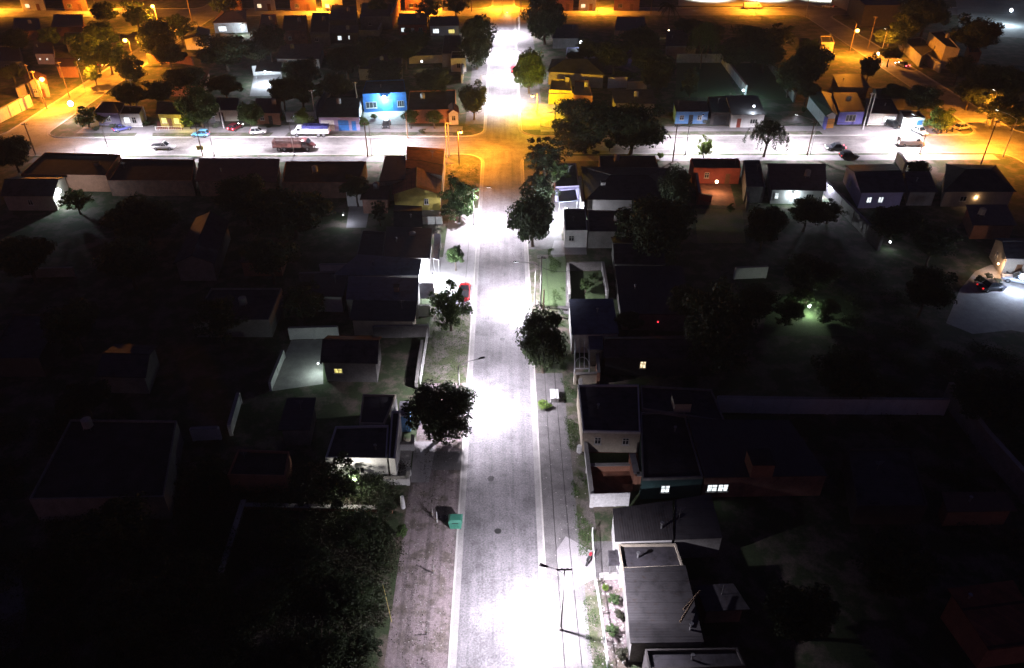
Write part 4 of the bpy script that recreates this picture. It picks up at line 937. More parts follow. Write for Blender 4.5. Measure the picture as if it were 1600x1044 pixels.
patch('porch_floor', [(244, 204), (286, 203), (282, 189), (246, 189)], surf('red porch tiles', (.3, .1, .08), .2), 2, 'dark red tiled porch of the yellow house')
railing('low white railing around the red tiled porch', [(244, 204), (284, 203), (281, 190)], .9, MWHITEMET, .4)
house('shed with white patches beside a thick white column', [(330, 172), (372, 172), (374, 155), (334, 154)], 2.9, 'shed', 'white', 'metaly', [('door', 0, .3, 1, 2.1, 'dark')], rise=.3, group=HG)
house('dark house in shade left of the white lorry', [(396, 176), (438, 177), (440, 155), (400, 155)], 3.0, 'shed', 'terra', 'rust', [('door', 0, .6, .9, 2.1, 'dark'), ('window', 0, .25, 1, 1, 1.1, 'dark')], rise=.3, group=HG)
wall('white front wall behind the bright green kerb tree', [(449, 190), (492, 190)], 2.3, W['white'], .2)
wall('long pale garden wall receding beside the dark lawn', [(494, 186), (512, 155), (528, 128)], 2.6, W['white'], .25, pil=4)
house('dark green roofed shop with lilac shutters behind the white lorry', [(497, 183), (561, 183), (561, 155), (511, 155)], 3.3, 'shed', 'lav', 'green', [('garage', 0, .2, 3, 2.4, 'white'), ('garage', 0, .6, 2.4, 2.4, 'blue'), ('door', 0, .86, 1.0, 2.2, 'blue')], rise=.4, eave=.1, group=HG)
house('bright blue shop front under a blue-white floodlight', [(566, 147), (634, 144), (631, 124), (572, 126)], 4.6, 'flat', 'blue', 'membrane', [('window', 0, .18, 2.6, 1.0, 1.5, 'dark'), ('garage', 0, .56, 2.6, 2.9, 'blue'), ('window', 0, .86, 1.6, 1.0, 1.5, 'dark')], group=HG)
wall('white pier wall left of the blue shop', [(561, 188), (567, 170)], 2.6, W['white'], .25)
house('dark long roof behind the two clipped trees', [(636, 172), (712, 171), (712, 140), (640, 142)], 3.3, 'flat', 'terra', 'slab', [('tank', .3, .6, 'grey')], group=HG)
house('little white gabled house at the corner by the orange crossing', [(699, 178), (718, 177), (716, 165), (698, 166)], 2.9, 'gable', 'white', 'tile', [('window', 0, .5, .9, 1, 1.1, 'dark')], rise=.9, ridge='y', group=HG)
house('white corner building beside the tall dark street tree', [(704, 91), (728, 91), (727, 80), (706, 80)], 3.9, 'flat', 'white', 'slab', [('window', 0, .5, 1, 1.1, 1.3, 'dark')], group=HG)
house('grey flat roof behind the white corner building', [(690, 84), (722, 84), (720, 55), (694, 55)], 3.9, 'flat', 'grey', 'slab', group=HG)
wall('pale rear wall left of the white corner building', [(640, 100), (700, 98)], 2.2, W['cream'], .25)
wall('pale side wall beside the far pavement of the main street', [(722, 130), (726, 98)], 2.2, W['white'], .25)
house('red-lit house front under a dark roof near the far street', [(621, 38), (667, 38), (668, 24), (624, 23)], 3.6, 'shed', 'red', 'rust', [('window', 0, .15, 1.2, 1, 1.3, 'lit'), ('door', 0, .5, 1, 2.2, 'white'), ('window', 0, .8, 1.2, 1, 1.3, 'dark')], rise=.5, group=HG)
house('white-lit carport beside the red-lit house front', [(670, 40), (718, 40), (716, 27), (672, 27)], 3.4, 'shed', 'white', 'rust', [('window', 0, .2, 2, .8, 1.4, 'lit'), ('window', 0, .75, 2, .8, 1.2, 'yel')], rise=.3, group=HG)
house('backyard canopy over the floodlit white yard', [(398, 112), (440, 112), (440, 97), (402, 97)], 3.2, 'open', 'white', 'metalx', cat='canopy', name='carport')
wall('bright white back wall of the floodlit yard', [(397, 118), (438, 116)], 2.6, W['white'], .25)
house('house with bright white veranda near the orange far street', [(331, 36), (386, 35), (384, 16), (346, 16)], 3.4, 'hip', 'white', 'rust', [('window', 0, .25, 2.6, .5, 1.6, 'lit'), ('door', 0, .6, 1, 2.2, 'white')], rise=1.2, group=HG)
FARX = [(404, 430, 22, 44, 'rust', 'terra', 'flat dark roof right of the white veranda house'), (440, 478, 24, 48, 'slab', 'brick', 'brick-edged dark roof near the far street, left of the wide block'), (484, 514, 20, 50, 'slab', 'grey', 'dark flat building left of the tall block roof'), (514, 556, 8, 32, 'membrane', 'dark', 'tall black block roof against the orange far street'), (562, 612, 4, 26, 'membrane', 'grey', 'wide dark building with one thin light strip')]
for x0, x1, y0, y1, t_, w_, lb in FARX:
    house(lb, [(x0, y1), (x1, y1), (x1 + 1, y0), (x0 + 4, y0)], 4.2, 'flat', w_, t_, [('window', 0, .3, 1, 1.3, 1.0, 'dark'), ('tank', .7, .6, 'grey')], group=HG)
wall('tall pinkish side wall receding to the far street', [(613, 44), (626, 14)], 4.5, W['terra'], .3)
house('dark house in the middle of the northern block with a square lit window', [(505, 52), (560, 52), (560, 38), (510, 38)], 3.2, 'flat', 'dark', 'membrane', [('window', 0, .45, 1.2, 1.0, 1.3, 'lit'), ('window', 0, .72, .5, 1.2, 1.2, 'lit')], group=HG)
wall('pale courtyard wall right of the square lit window', [(556, 58), (592, 57), (597, 46)], 2.0, W['grey'], .25)
wall('dim pink garden wall behind the dark round tree', [(233, 98), (280, 99), (302, 102)], 2.4, W['terra'], .25)
house('dark roof among trees in the upper left of the northern block', [(250, 132), (320, 133), (328, 112), (262, 111)], 3.2, 'shed', 'terra', 'rust', rise=.4, group=HG)
house('small dark roof with a white triangle of light near the far street', [(286, 62), (326, 62), (328, 46), (294, 46)], 3.2, 'gable', 'white', 'membrane', rise=1.0, ridge='y', group=HG)
house('black roof in the middle of the dark northern block', [(430, 92), (500, 92), (506, 70), (442, 70)], 3.1, 'shed', 'grey', 'membrane', rise=.3, group=HG)
house('dark roof left of the pale rear wall', [(560, 108), (628, 108), (628, 82), (570, 82)], 3.1, 'flat', 'grey', 'membrane', [('tank', .5, .5, 'grey')], group=HG)
# ================================================================ north of the side street, right of the main street
house('hip-roofed grey house with yellow-lit south wall beyond the crossing', [(855, 112), (945, 118), (938, 91), (862, 93)], 3.6, 'hip', 'cream', 'slab', [('window', 0, .7, 1.0, 1.1, 1.1, 'dark')], rise=1.8, group=HG)
house('flat house flooded in orange light behind the crossing lamp', [(858, 140), (894, 142), (892, 124), (862, 124)], 3.4, 'flat', 'yellow', 'rust', [('chimney', .8, .9, 1, 1.2, 'cream'), ('window', 0, .3, 1.2, 1.1, 1.1, 'dark')], group=HG)
house('reddish slab-roofed annex right of the orange flooded house', [(896, 148), (926, 150), (920, 126), (898, 126)], 3.2, 'flat', 'terra', 'rust', group=HG)
wall('glowing yellow front wall of the corner yard', [(858, 163), (905, 162)], 2.6, W['yellow'], .25)
railing('tall wire fence around the yellow lit corner yard', [(845, 198), (866, 202), (868, 170)], 2.0, MDARKMET, .4)
wall('white courtyard wall right of the slab-roofed annex', [(950, 138), (978, 137)], 2.8, W['white'], .25)
wall('bright cream wall farther right behind the dark roof', [(980, 140), (1009, 139)], 2.0, W['cream'], .25)
house('dark roof with grey front wall behind the twin big trees', [(960, 161), (1026, 162), (1020, 142), (955, 142)], 3.2, 'shed', 'grey', 'membrane', [('door', 0, .7, .9, 2.1, 'white')], rise=.3, group=HG)
house('sky blue house with dark roof across from the slim green tree', [(1056, 174), (1108, 174), (1104, 160), (1052, 159)], 3.1, 'shed', 'skyblue', 'membrane', [('window', 0, .2, 1, .9, 1.1, 'dark'), ('door', 0, .48, 1, 2.1, 'dark'), ('window', 0, .75, 1, .9, 1.1, 'dark'), ('antenna', .1, .5, 1.2)], rise=.3, eave=.1, group=HG)
house('dark garage between the sky blue and the cream house', [(1112, 176), (1142, 176), (1138, 150), (1106, 151)], 3.1, 'flat', 'dark', 'green', [('garage', 0, .5, 3.0, 2.3, 'dark')], group=HG)
house('cream white house with red brown door and a lamp by its roof', [(1143, 179), (1196, 179), (1184, 152), (1134, 152)], 3.2, 'shed', 'white', 'metaly', [('door', 0, .25, .9, 2.1, 'red'), ('window', 0, .7, 1.7, .9, 1.1, 'dark'), ('antenna', .1, .9, 1.2)], rise=.5, eave=.12, group=HG)
wall('pale back wall of the green walled garden', [(1057, 98), (1128, 98)], 2.4, W['grey'], .25)
wall('pale back wall of the dark walled garden', [(1131, 99), (1196, 98)], 2.4, W['grey'], .25)
wall('blue-lit wall between the two walled gardens', [(1128, 99), (1164, 148)], 2.4, W['white'], .25)
wall('pale side wall of the dark walled garden', [(1196, 98), (1240, 160)], 2.4, W['grey'], .25)
house('white and blue house with orange wooden garage door', [(1290, 181), (1309, 180), (1300, 146), (1262, 148)], 3.2, 'gable', 'white', 'green', [('garage', 0, .5, 2.3, 2.2, 'orange')], rise=.8, ridge='y', group=HG)
wall('violet blue facade left of the orange garage door', [(1266, 168), (1288, 202)], 2.8, W['violet'], .25, name='house_wall')
house('dark-roofed house with big window in a blue wall', [(1312, 175), (1352, 174), (1338, 147), (1300, 147)], 3.2, 'shed', 'violet', 'metaly', [('window', 0, .5, 2.4, .8, 1.5, 'dark')], rise=.4, eave=.1, group=HG)
house('low dark roof with lit white entrances behind the black car', [(1358, 177), (1406, 178), (1392, 157), (1352, 156)], 3.0, 'shed', 'white', 'membrane', [('garage', 0, .3, 2.2, 2.2, 'white'), ('window', 0, .75, 2.6, .8, 1.3, 'lit')], rise=.4, group=HG)
house('open-fronted kiosk glowing white and turquoise by the parked white car', [(1412, 184), (1446, 184), (1436, 172), (1406, 172)], 2.9, 'flat', 'white', 'rust', [('window', 0, .3, 2.4, .7, 1.5, 'lit'), ('door', 0, .8, 1.2, 2.2, 'blue')], group=HG, name='kiosk', cat='kiosk')
house('dim roof behind the low dark entrances house', [(1372, 153), (1420, 154), (1404, 138), (1362, 138)], 3.0, 'gable', 'grey', 'membrane', rise=1.0, group=HG)
wall('pale street wall of blocks beyond the right junction', [(1404, 76), (1434, 94)], 2.6, W['cream'], .3)
wall('yellow street wall of blocks nearer the right junction', [(1440, 97), (1467, 114)], 2.6, W['cream'], .3)
house('tall house with pale west wall beyond the right junction', [(1478, 72), (1500, 76), (1474, 48), (1452, 50)], 6.2, 'flat', 'cream', 'slab', [('window', 3, .5, 1, 3, 1.2, 'dark')], group=HG)
house('dark flat roof beside the pale street wall', [(1440, 88), (1462, 74), (1440, 58), (1410, 60)], 3.2, 'flat', 'grey', 'slab', group=HG)
house('small house with bright white doorway beyond the right junction', [(1476, 88), (1494, 88), (1488, 78), (1472, 78)], 3.0, 'flat', 'cream', 'slab', [('door', 0, .3, 1.2, 2.2, 'white'), ('window', 0, .75, 1, .8, 1.3, 'warm')], group=HG)
house('small pinkish house farther right beyond the junction', [(1514, 82), (1534, 82), (1528, 70), (1512, 70)], 3.0, 'flat', 'terra', 'slab', group=HG)
wall('tall pale pinkish wall for the lit side of the large building beside the right street', [(1300, 6), (1322, 16), (1348, 33)], 5.5, W['cream'], .4, pil=9)  # lit west side of the building behind, as a separate pale wall
house('large building coloured dark for its shaded side, behind the tall pale pinkish wall', [(1352, 8), (1410, 8), (1390, -12), (1330, -12)], 7.0, 'flat', 'dark', 'membrane', group=HG)  # shade on the south side put into the dark wall colour
house('little cream house on the orange lit ground near the right lamp', [(1284, 66), (1304, 66), (1300, 56), (1282, 56)], 3.0, 'flat', 'cream', 'slab', group=HG)
wall('short pale wall in the orange yard below the right lamp', [(1290, 84), (1302, 94)], 1.6, W['cream'], .25)
house('dark roof below the orange yard of the right lamp', [(1310, 136), (1360, 137), (1346, 118), (1300, 118)], 3.0, 'shed', 'terra', 'rust', rise=.4, group=HG)
house('dark roofs cluster house with reddish edge above the walled gardens', [(960, 48), (1010, 48), (1008, 26), (964, 26)], 3.2, 'flat', 'terra', 'rust', group=HG)
house('dark roof behind the blue-white lamp beyond the crossing', [(862, 60), (905, 60), (903, 40), (868, 40)], 3.2, 'shed', 'grey', 'membrane', rise=.4, group=HG)
house('low pale house next to the blue-white lamp', [(884, 86), (930, 86), (926, 74), (886, 74)], 3.0, 'flat', 'lav', 'slab', group=HG)
house('dark roof far right of the palm near the far street', [(1040, 72), (1090, 72), (1086, 50), (1040, 50)], 3.0, 'shed', 'grey', 'membrane', rise=.4, group=HG)
# ================================================================ west of the left street, and beyond the far street
house('gable-fronted house glowing orange behind the left lamp', [(40, 131), (74, 131), (72, 118), (36, 117)], 3.6, 'gable', 'cream', 'tile', [('window', 0, .3, 1, 1, 1.1, 'dark'), ('door', 0, .7, .9, 2.1, 'wood')], rise=1.4, ridge='y', group=HG)
wall('long cream street wall under the left orange lamp', [(0, 192), (50, 166)], 2.8, W['cream'], .3)
wall('yellow lit wall piece behind the long cream street wall', [(32, 154), (52, 142)], 2.6, W['cream'], .3)
house('dark roofed house at the left edge with pale frames', [(-10, 96), (34, 96), (30, 72), (-12, 72)], 3.2, 'flat', 'grey', 'rust', [('window', 0, .4, 1.2, 1, 1.2, 'dark'), ('window', 0, .8, 1.2, 1, 1.2, 'dark')], group=HG)
house('dark roofed house with two bright dots on its wall, upper left', [(52, 84), (84, 84), (82, 66), (54, 66)], 3.2, 'shed', 'lav', 'rust', [('window', 0, .2, .6, 1.2, .6, 'lit'), ('window', 0, .6, .6, 1.2, .6, 'lit')], rise=.4, group=HG)
house('orange rimmed roof between the left lamps', [(86, 104), (120, 104), (118, 90), (88, 90)], 3.2, 'gable', 'terra', 'rust', rise=1.0, group=HG)
house('reddish dark roof at the top left behind the far street corner', [(20, 48), (64, 48), (62, 30), (22, 30)], 3.2, 'shed', 'terra', 'rust', rise=.4, group=HG)
house('dark roof left of the upper orange lamp', [(80, 42), (130, 42), (130, 24), (84, 24)], 3.2, 'shed', 'terra', 'rust', rise=.4, group=HG)
house('wide dark roof in the trees between the two upper left lamps', [(100, 66), (150, 66), (150, 50), (104, 50)], 3.2, 'gable', 'grey', 'rust', rise=1.0, group=HG)
TOPH = [(30, 66, 'white', 'white fronted house lit at the top left across the far street'), (96, 132, 'terra', 'reddish house across the far street, top left'), (340, 376, 'terra', 'ochre house across the far street behind the orange road'), (395, 428, 'white', 'white-lit building at the top beside the orange road'), (452, 492, 'terra', 'brown house row end at the top, left of the bright front'), (502, 534, 'white', 'brightest white front at the top across the far street'),
        (556, 590, 'cream', 'cream house at the top behind the wide dark building'), (632, 668, 'terra', 'terracotta house at the top above the red-lit front'), (690, 724, 'cream', 'cream corner house at the top left of the main street end'), (868, 896, 'terra', 'brown corner house at the top right of the main street end'), (905, 932, 'white', 'white front at the top near the big dark tree'), (960, 1000, 'terra', 'terracotta house at the top left of the palm')]
for x0, x1, w_, lb in TOPH:
    house(lb, [(x0, -2), (x1, -2), (x1 - 1, -14), (x0 + 3, -14)], 4.2, 'flat', w_, 'slab', [('window', 0, .25, 1.6, .9, 1.4, 'warm' if w_ == 'white' else 'dark'), ('door', 0, .7, 1.2, 2.3, 'wood')], group=HG)
SKY_STRENGTH = .023; SUN_STRENGTH = .006; HAZE = .00034
# ================================================================ trees and plants
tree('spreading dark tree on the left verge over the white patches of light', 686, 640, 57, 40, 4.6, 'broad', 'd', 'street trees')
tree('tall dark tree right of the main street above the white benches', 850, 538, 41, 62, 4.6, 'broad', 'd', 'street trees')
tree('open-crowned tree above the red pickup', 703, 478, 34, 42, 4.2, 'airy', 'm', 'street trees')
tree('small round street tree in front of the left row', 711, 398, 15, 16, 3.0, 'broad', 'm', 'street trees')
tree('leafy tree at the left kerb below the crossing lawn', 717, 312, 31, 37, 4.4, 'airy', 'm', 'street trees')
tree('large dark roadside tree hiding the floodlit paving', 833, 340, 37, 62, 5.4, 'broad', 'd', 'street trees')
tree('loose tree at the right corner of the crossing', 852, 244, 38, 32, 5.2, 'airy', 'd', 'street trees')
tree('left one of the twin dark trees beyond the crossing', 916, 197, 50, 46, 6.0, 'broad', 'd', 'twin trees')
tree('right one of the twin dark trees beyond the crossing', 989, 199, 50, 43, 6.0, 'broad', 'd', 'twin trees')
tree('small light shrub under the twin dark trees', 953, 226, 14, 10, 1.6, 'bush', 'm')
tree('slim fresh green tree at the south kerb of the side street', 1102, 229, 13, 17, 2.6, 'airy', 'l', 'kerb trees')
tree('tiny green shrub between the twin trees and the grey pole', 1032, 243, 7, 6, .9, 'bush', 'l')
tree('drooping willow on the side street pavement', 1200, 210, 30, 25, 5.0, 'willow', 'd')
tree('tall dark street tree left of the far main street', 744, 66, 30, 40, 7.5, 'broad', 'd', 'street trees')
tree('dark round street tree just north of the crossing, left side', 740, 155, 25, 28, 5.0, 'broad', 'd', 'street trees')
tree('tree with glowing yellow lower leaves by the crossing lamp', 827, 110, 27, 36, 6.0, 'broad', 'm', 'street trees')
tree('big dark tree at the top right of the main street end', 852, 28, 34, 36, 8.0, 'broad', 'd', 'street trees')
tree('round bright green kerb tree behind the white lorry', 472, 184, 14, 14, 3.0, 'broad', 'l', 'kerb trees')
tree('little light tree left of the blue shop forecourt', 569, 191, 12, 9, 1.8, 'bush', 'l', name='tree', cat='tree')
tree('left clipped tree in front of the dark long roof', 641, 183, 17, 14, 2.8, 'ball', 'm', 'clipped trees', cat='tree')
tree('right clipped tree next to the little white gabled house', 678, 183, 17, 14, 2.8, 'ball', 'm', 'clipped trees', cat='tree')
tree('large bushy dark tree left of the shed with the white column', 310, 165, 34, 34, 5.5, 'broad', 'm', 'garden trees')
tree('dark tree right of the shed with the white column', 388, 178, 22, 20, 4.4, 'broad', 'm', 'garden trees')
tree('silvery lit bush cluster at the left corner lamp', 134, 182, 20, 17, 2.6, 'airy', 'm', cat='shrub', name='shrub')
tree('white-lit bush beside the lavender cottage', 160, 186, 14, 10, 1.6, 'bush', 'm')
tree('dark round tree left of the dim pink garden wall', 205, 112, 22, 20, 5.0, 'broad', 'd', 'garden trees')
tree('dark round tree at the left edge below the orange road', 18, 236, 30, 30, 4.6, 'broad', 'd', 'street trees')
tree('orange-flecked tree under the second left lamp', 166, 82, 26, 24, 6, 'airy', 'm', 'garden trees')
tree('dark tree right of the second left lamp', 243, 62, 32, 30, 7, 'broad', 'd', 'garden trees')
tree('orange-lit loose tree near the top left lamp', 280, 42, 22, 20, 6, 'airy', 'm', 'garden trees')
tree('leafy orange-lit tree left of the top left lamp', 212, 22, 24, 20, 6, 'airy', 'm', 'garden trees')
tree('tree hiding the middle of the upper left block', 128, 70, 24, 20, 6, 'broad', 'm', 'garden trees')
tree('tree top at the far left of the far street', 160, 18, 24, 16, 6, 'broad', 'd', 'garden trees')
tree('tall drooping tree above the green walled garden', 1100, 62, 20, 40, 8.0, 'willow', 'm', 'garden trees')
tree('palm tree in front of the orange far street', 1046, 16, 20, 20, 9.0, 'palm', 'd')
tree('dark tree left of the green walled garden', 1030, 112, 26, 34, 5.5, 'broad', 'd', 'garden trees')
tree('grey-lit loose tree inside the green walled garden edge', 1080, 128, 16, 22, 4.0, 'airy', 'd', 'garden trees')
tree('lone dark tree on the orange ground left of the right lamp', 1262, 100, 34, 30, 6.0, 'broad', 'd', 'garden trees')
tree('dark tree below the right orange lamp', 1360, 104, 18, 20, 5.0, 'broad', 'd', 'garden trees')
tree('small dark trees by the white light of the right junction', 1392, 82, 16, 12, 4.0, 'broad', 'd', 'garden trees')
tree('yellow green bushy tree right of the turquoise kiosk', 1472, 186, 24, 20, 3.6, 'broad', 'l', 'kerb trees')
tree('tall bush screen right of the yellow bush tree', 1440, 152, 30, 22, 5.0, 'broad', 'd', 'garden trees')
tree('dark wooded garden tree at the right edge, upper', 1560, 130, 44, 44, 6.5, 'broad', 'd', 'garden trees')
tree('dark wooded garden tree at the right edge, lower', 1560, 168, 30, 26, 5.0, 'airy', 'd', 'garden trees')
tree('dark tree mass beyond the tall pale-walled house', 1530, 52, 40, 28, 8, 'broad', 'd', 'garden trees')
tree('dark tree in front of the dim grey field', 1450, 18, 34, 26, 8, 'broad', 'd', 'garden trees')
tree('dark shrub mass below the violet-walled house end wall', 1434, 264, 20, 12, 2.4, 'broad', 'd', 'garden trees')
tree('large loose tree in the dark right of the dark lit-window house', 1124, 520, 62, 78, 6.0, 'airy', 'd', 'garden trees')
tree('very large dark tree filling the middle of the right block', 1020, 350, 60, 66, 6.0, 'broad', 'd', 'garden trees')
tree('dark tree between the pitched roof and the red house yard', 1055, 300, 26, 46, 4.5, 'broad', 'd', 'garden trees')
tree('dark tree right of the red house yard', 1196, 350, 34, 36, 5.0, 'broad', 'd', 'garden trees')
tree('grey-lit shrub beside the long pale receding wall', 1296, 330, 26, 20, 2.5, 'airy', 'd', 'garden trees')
tree('pale little fork-shaped tree standing on the yellow lit lawn', 1142, 325, 6, 9, 1.0, 'airy', 'l', cat='small tree')
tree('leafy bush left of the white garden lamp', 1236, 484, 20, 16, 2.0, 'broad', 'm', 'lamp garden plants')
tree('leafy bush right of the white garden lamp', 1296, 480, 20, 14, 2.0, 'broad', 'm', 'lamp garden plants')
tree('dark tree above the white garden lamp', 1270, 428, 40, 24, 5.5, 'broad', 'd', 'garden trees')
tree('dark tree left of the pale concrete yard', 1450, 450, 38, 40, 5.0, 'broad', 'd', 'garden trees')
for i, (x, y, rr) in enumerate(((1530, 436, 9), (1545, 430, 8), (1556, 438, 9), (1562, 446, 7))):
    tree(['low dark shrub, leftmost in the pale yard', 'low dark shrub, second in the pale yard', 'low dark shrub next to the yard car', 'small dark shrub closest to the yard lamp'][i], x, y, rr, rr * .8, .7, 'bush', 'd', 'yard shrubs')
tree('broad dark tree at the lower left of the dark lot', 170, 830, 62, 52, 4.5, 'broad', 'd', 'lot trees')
tree('dark tree at the bottom left of the overgrown lot', 200, 960, 70, 52, 4.0, 'broad', 'd', 'lot trees')
tree('tangled dark tree over the white house south wall', 505, 752, 52, 26, 3.4, 'airy', 'd', 'lot trees')
tree('dark tree beside the crumbling dividing wall', 300, 905, 46, 50, 3.6, 'airy', 'd', 'lot trees')
tree('faint round tree in the dark left block', 338, 500, 40, 34, 4.6, 'airy', 'd', 'garden trees')
tree('very dark tree left of the white yard', 455, 330, 60, 50, 5.2, 'broad', 'd', 'garden trees')
tree('dark tree below the flat dark roofs of the left block', 380, 310, 44, 36, 5.0, 'broad', 'd', 'garden trees')
tree('leafy tree lit from behind right of the blue-white lamp', 118, 312, 24, 18, 3.0, 'airy', 'm', 'garden trees')
tree('dark tree in the middle of the upper left block', 220, 340, 50, 38, 5.0, 'broad', 'd', 'garden trees')
tree('dark tree left edge of the dark block', 40, 400, 46, 36, 5.0, 'broad', 'd', 'garden trees')
tree('dark tree in the back of the floodlit yard', 440, 140, 24, 22, 5.0, 'broad', 'd', 'garden trees')
tree('dark tree in the black centre of the northern block', 540, 90, 34, 26, 6.0, 'broad', 'd', 'garden trees')
tree('dark tree right of the bright veranda house', 420, 62, 26, 20, 6.5, 'broad', 'd', 'garden trees')
tree('dark tree left of the bright veranda house', 350, 78, 40, 26, 6.0, 'broad', 'd', 'garden trees')
tree('dark tree beyond the long pale garden wall', 470, 140, 30, 26, 5.0, 'broad', 'd', 'garden trees')
tree('dark tree behind the bright blue shop', 600, 116, 30, 14, 4.6, 'broad', 'd', 'garden trees')
tree('dark tree right of the blue-white lamp beyond the crossing', 960, 84, 34, 24, 6.0, 'broad', 'd', 'garden trees')
tree('dark tree left of the palm', 1000, 62, 30, 26, 6.0, 'broad', 'd', 'garden trees')
tree('dark tree below the fenced far roadside', 1180, 70, 40, 24, 6.0, 'broad', 'd', 'garden trees')
tree('green shrub bed behind the hip-roofed grey house', 975, 118, 26, 9, 1.6, 'bush', 'm', 'garden shrubs')
tree('shrub inside the small walled lawn', 915, 446, 16, 12, 1.4, 'bush', 'm', 'garden shrubs')
tree('shrub at the top of the small walled lawn', 930, 432, 10, 8, 1.2, 'bush', 'm', 'garden shrubs')
tree('light shrub on the verge below the white benches', 850, 633, 14, 9, .5, 'bush', 'l', 'verge shrubs')
tree('green shrub where the dirt verge meets the overgrown lot', 628, 830, 14, 18, 1.3, 'bush', 'm', 'verge shrubs')
tree('dark tree in the black area right of the brick-fronted house', 1400, 880, 60, 50, 4.0, 'broad', 'd', 'garden trees')
tree('dark tree in the bottom right darkness', 1250, 960, 60, 46, 3.6, 'broad', 'd', 'garden trees')
tree('dark tree behind the diagonal boundary wall', 1560, 620, 60, 50, 5.0, 'broad', 'd', 'garden trees')
tree('dark tree in the black area above the white panel wall', 1330, 590, 56, 44, 4.8, 'broad', 'd', 'garden trees')
tree('yard bush behind the yellow house porch', 296, 192, 11, 9, 1.6, 'bush', 'l')
tree('tree of the top edge over the brightest white front', 590, 8, 18, 10, 5, 'broad', 'm', 'far street trees')
tree('leafy tree at the top near the red-lit house', 668, 12, 22, 12, 5, 'airy', 'm', 'far street trees')
tree('leafy tree at the top above the tall dark street tree', 712, 6, 22, 12, 5, 'airy', 'm', 'far street trees')
tree('orange-lit tree at the top by the ochre house', 350, 4, 26, 10, 5, 'airy', 'm', 'far street trees')

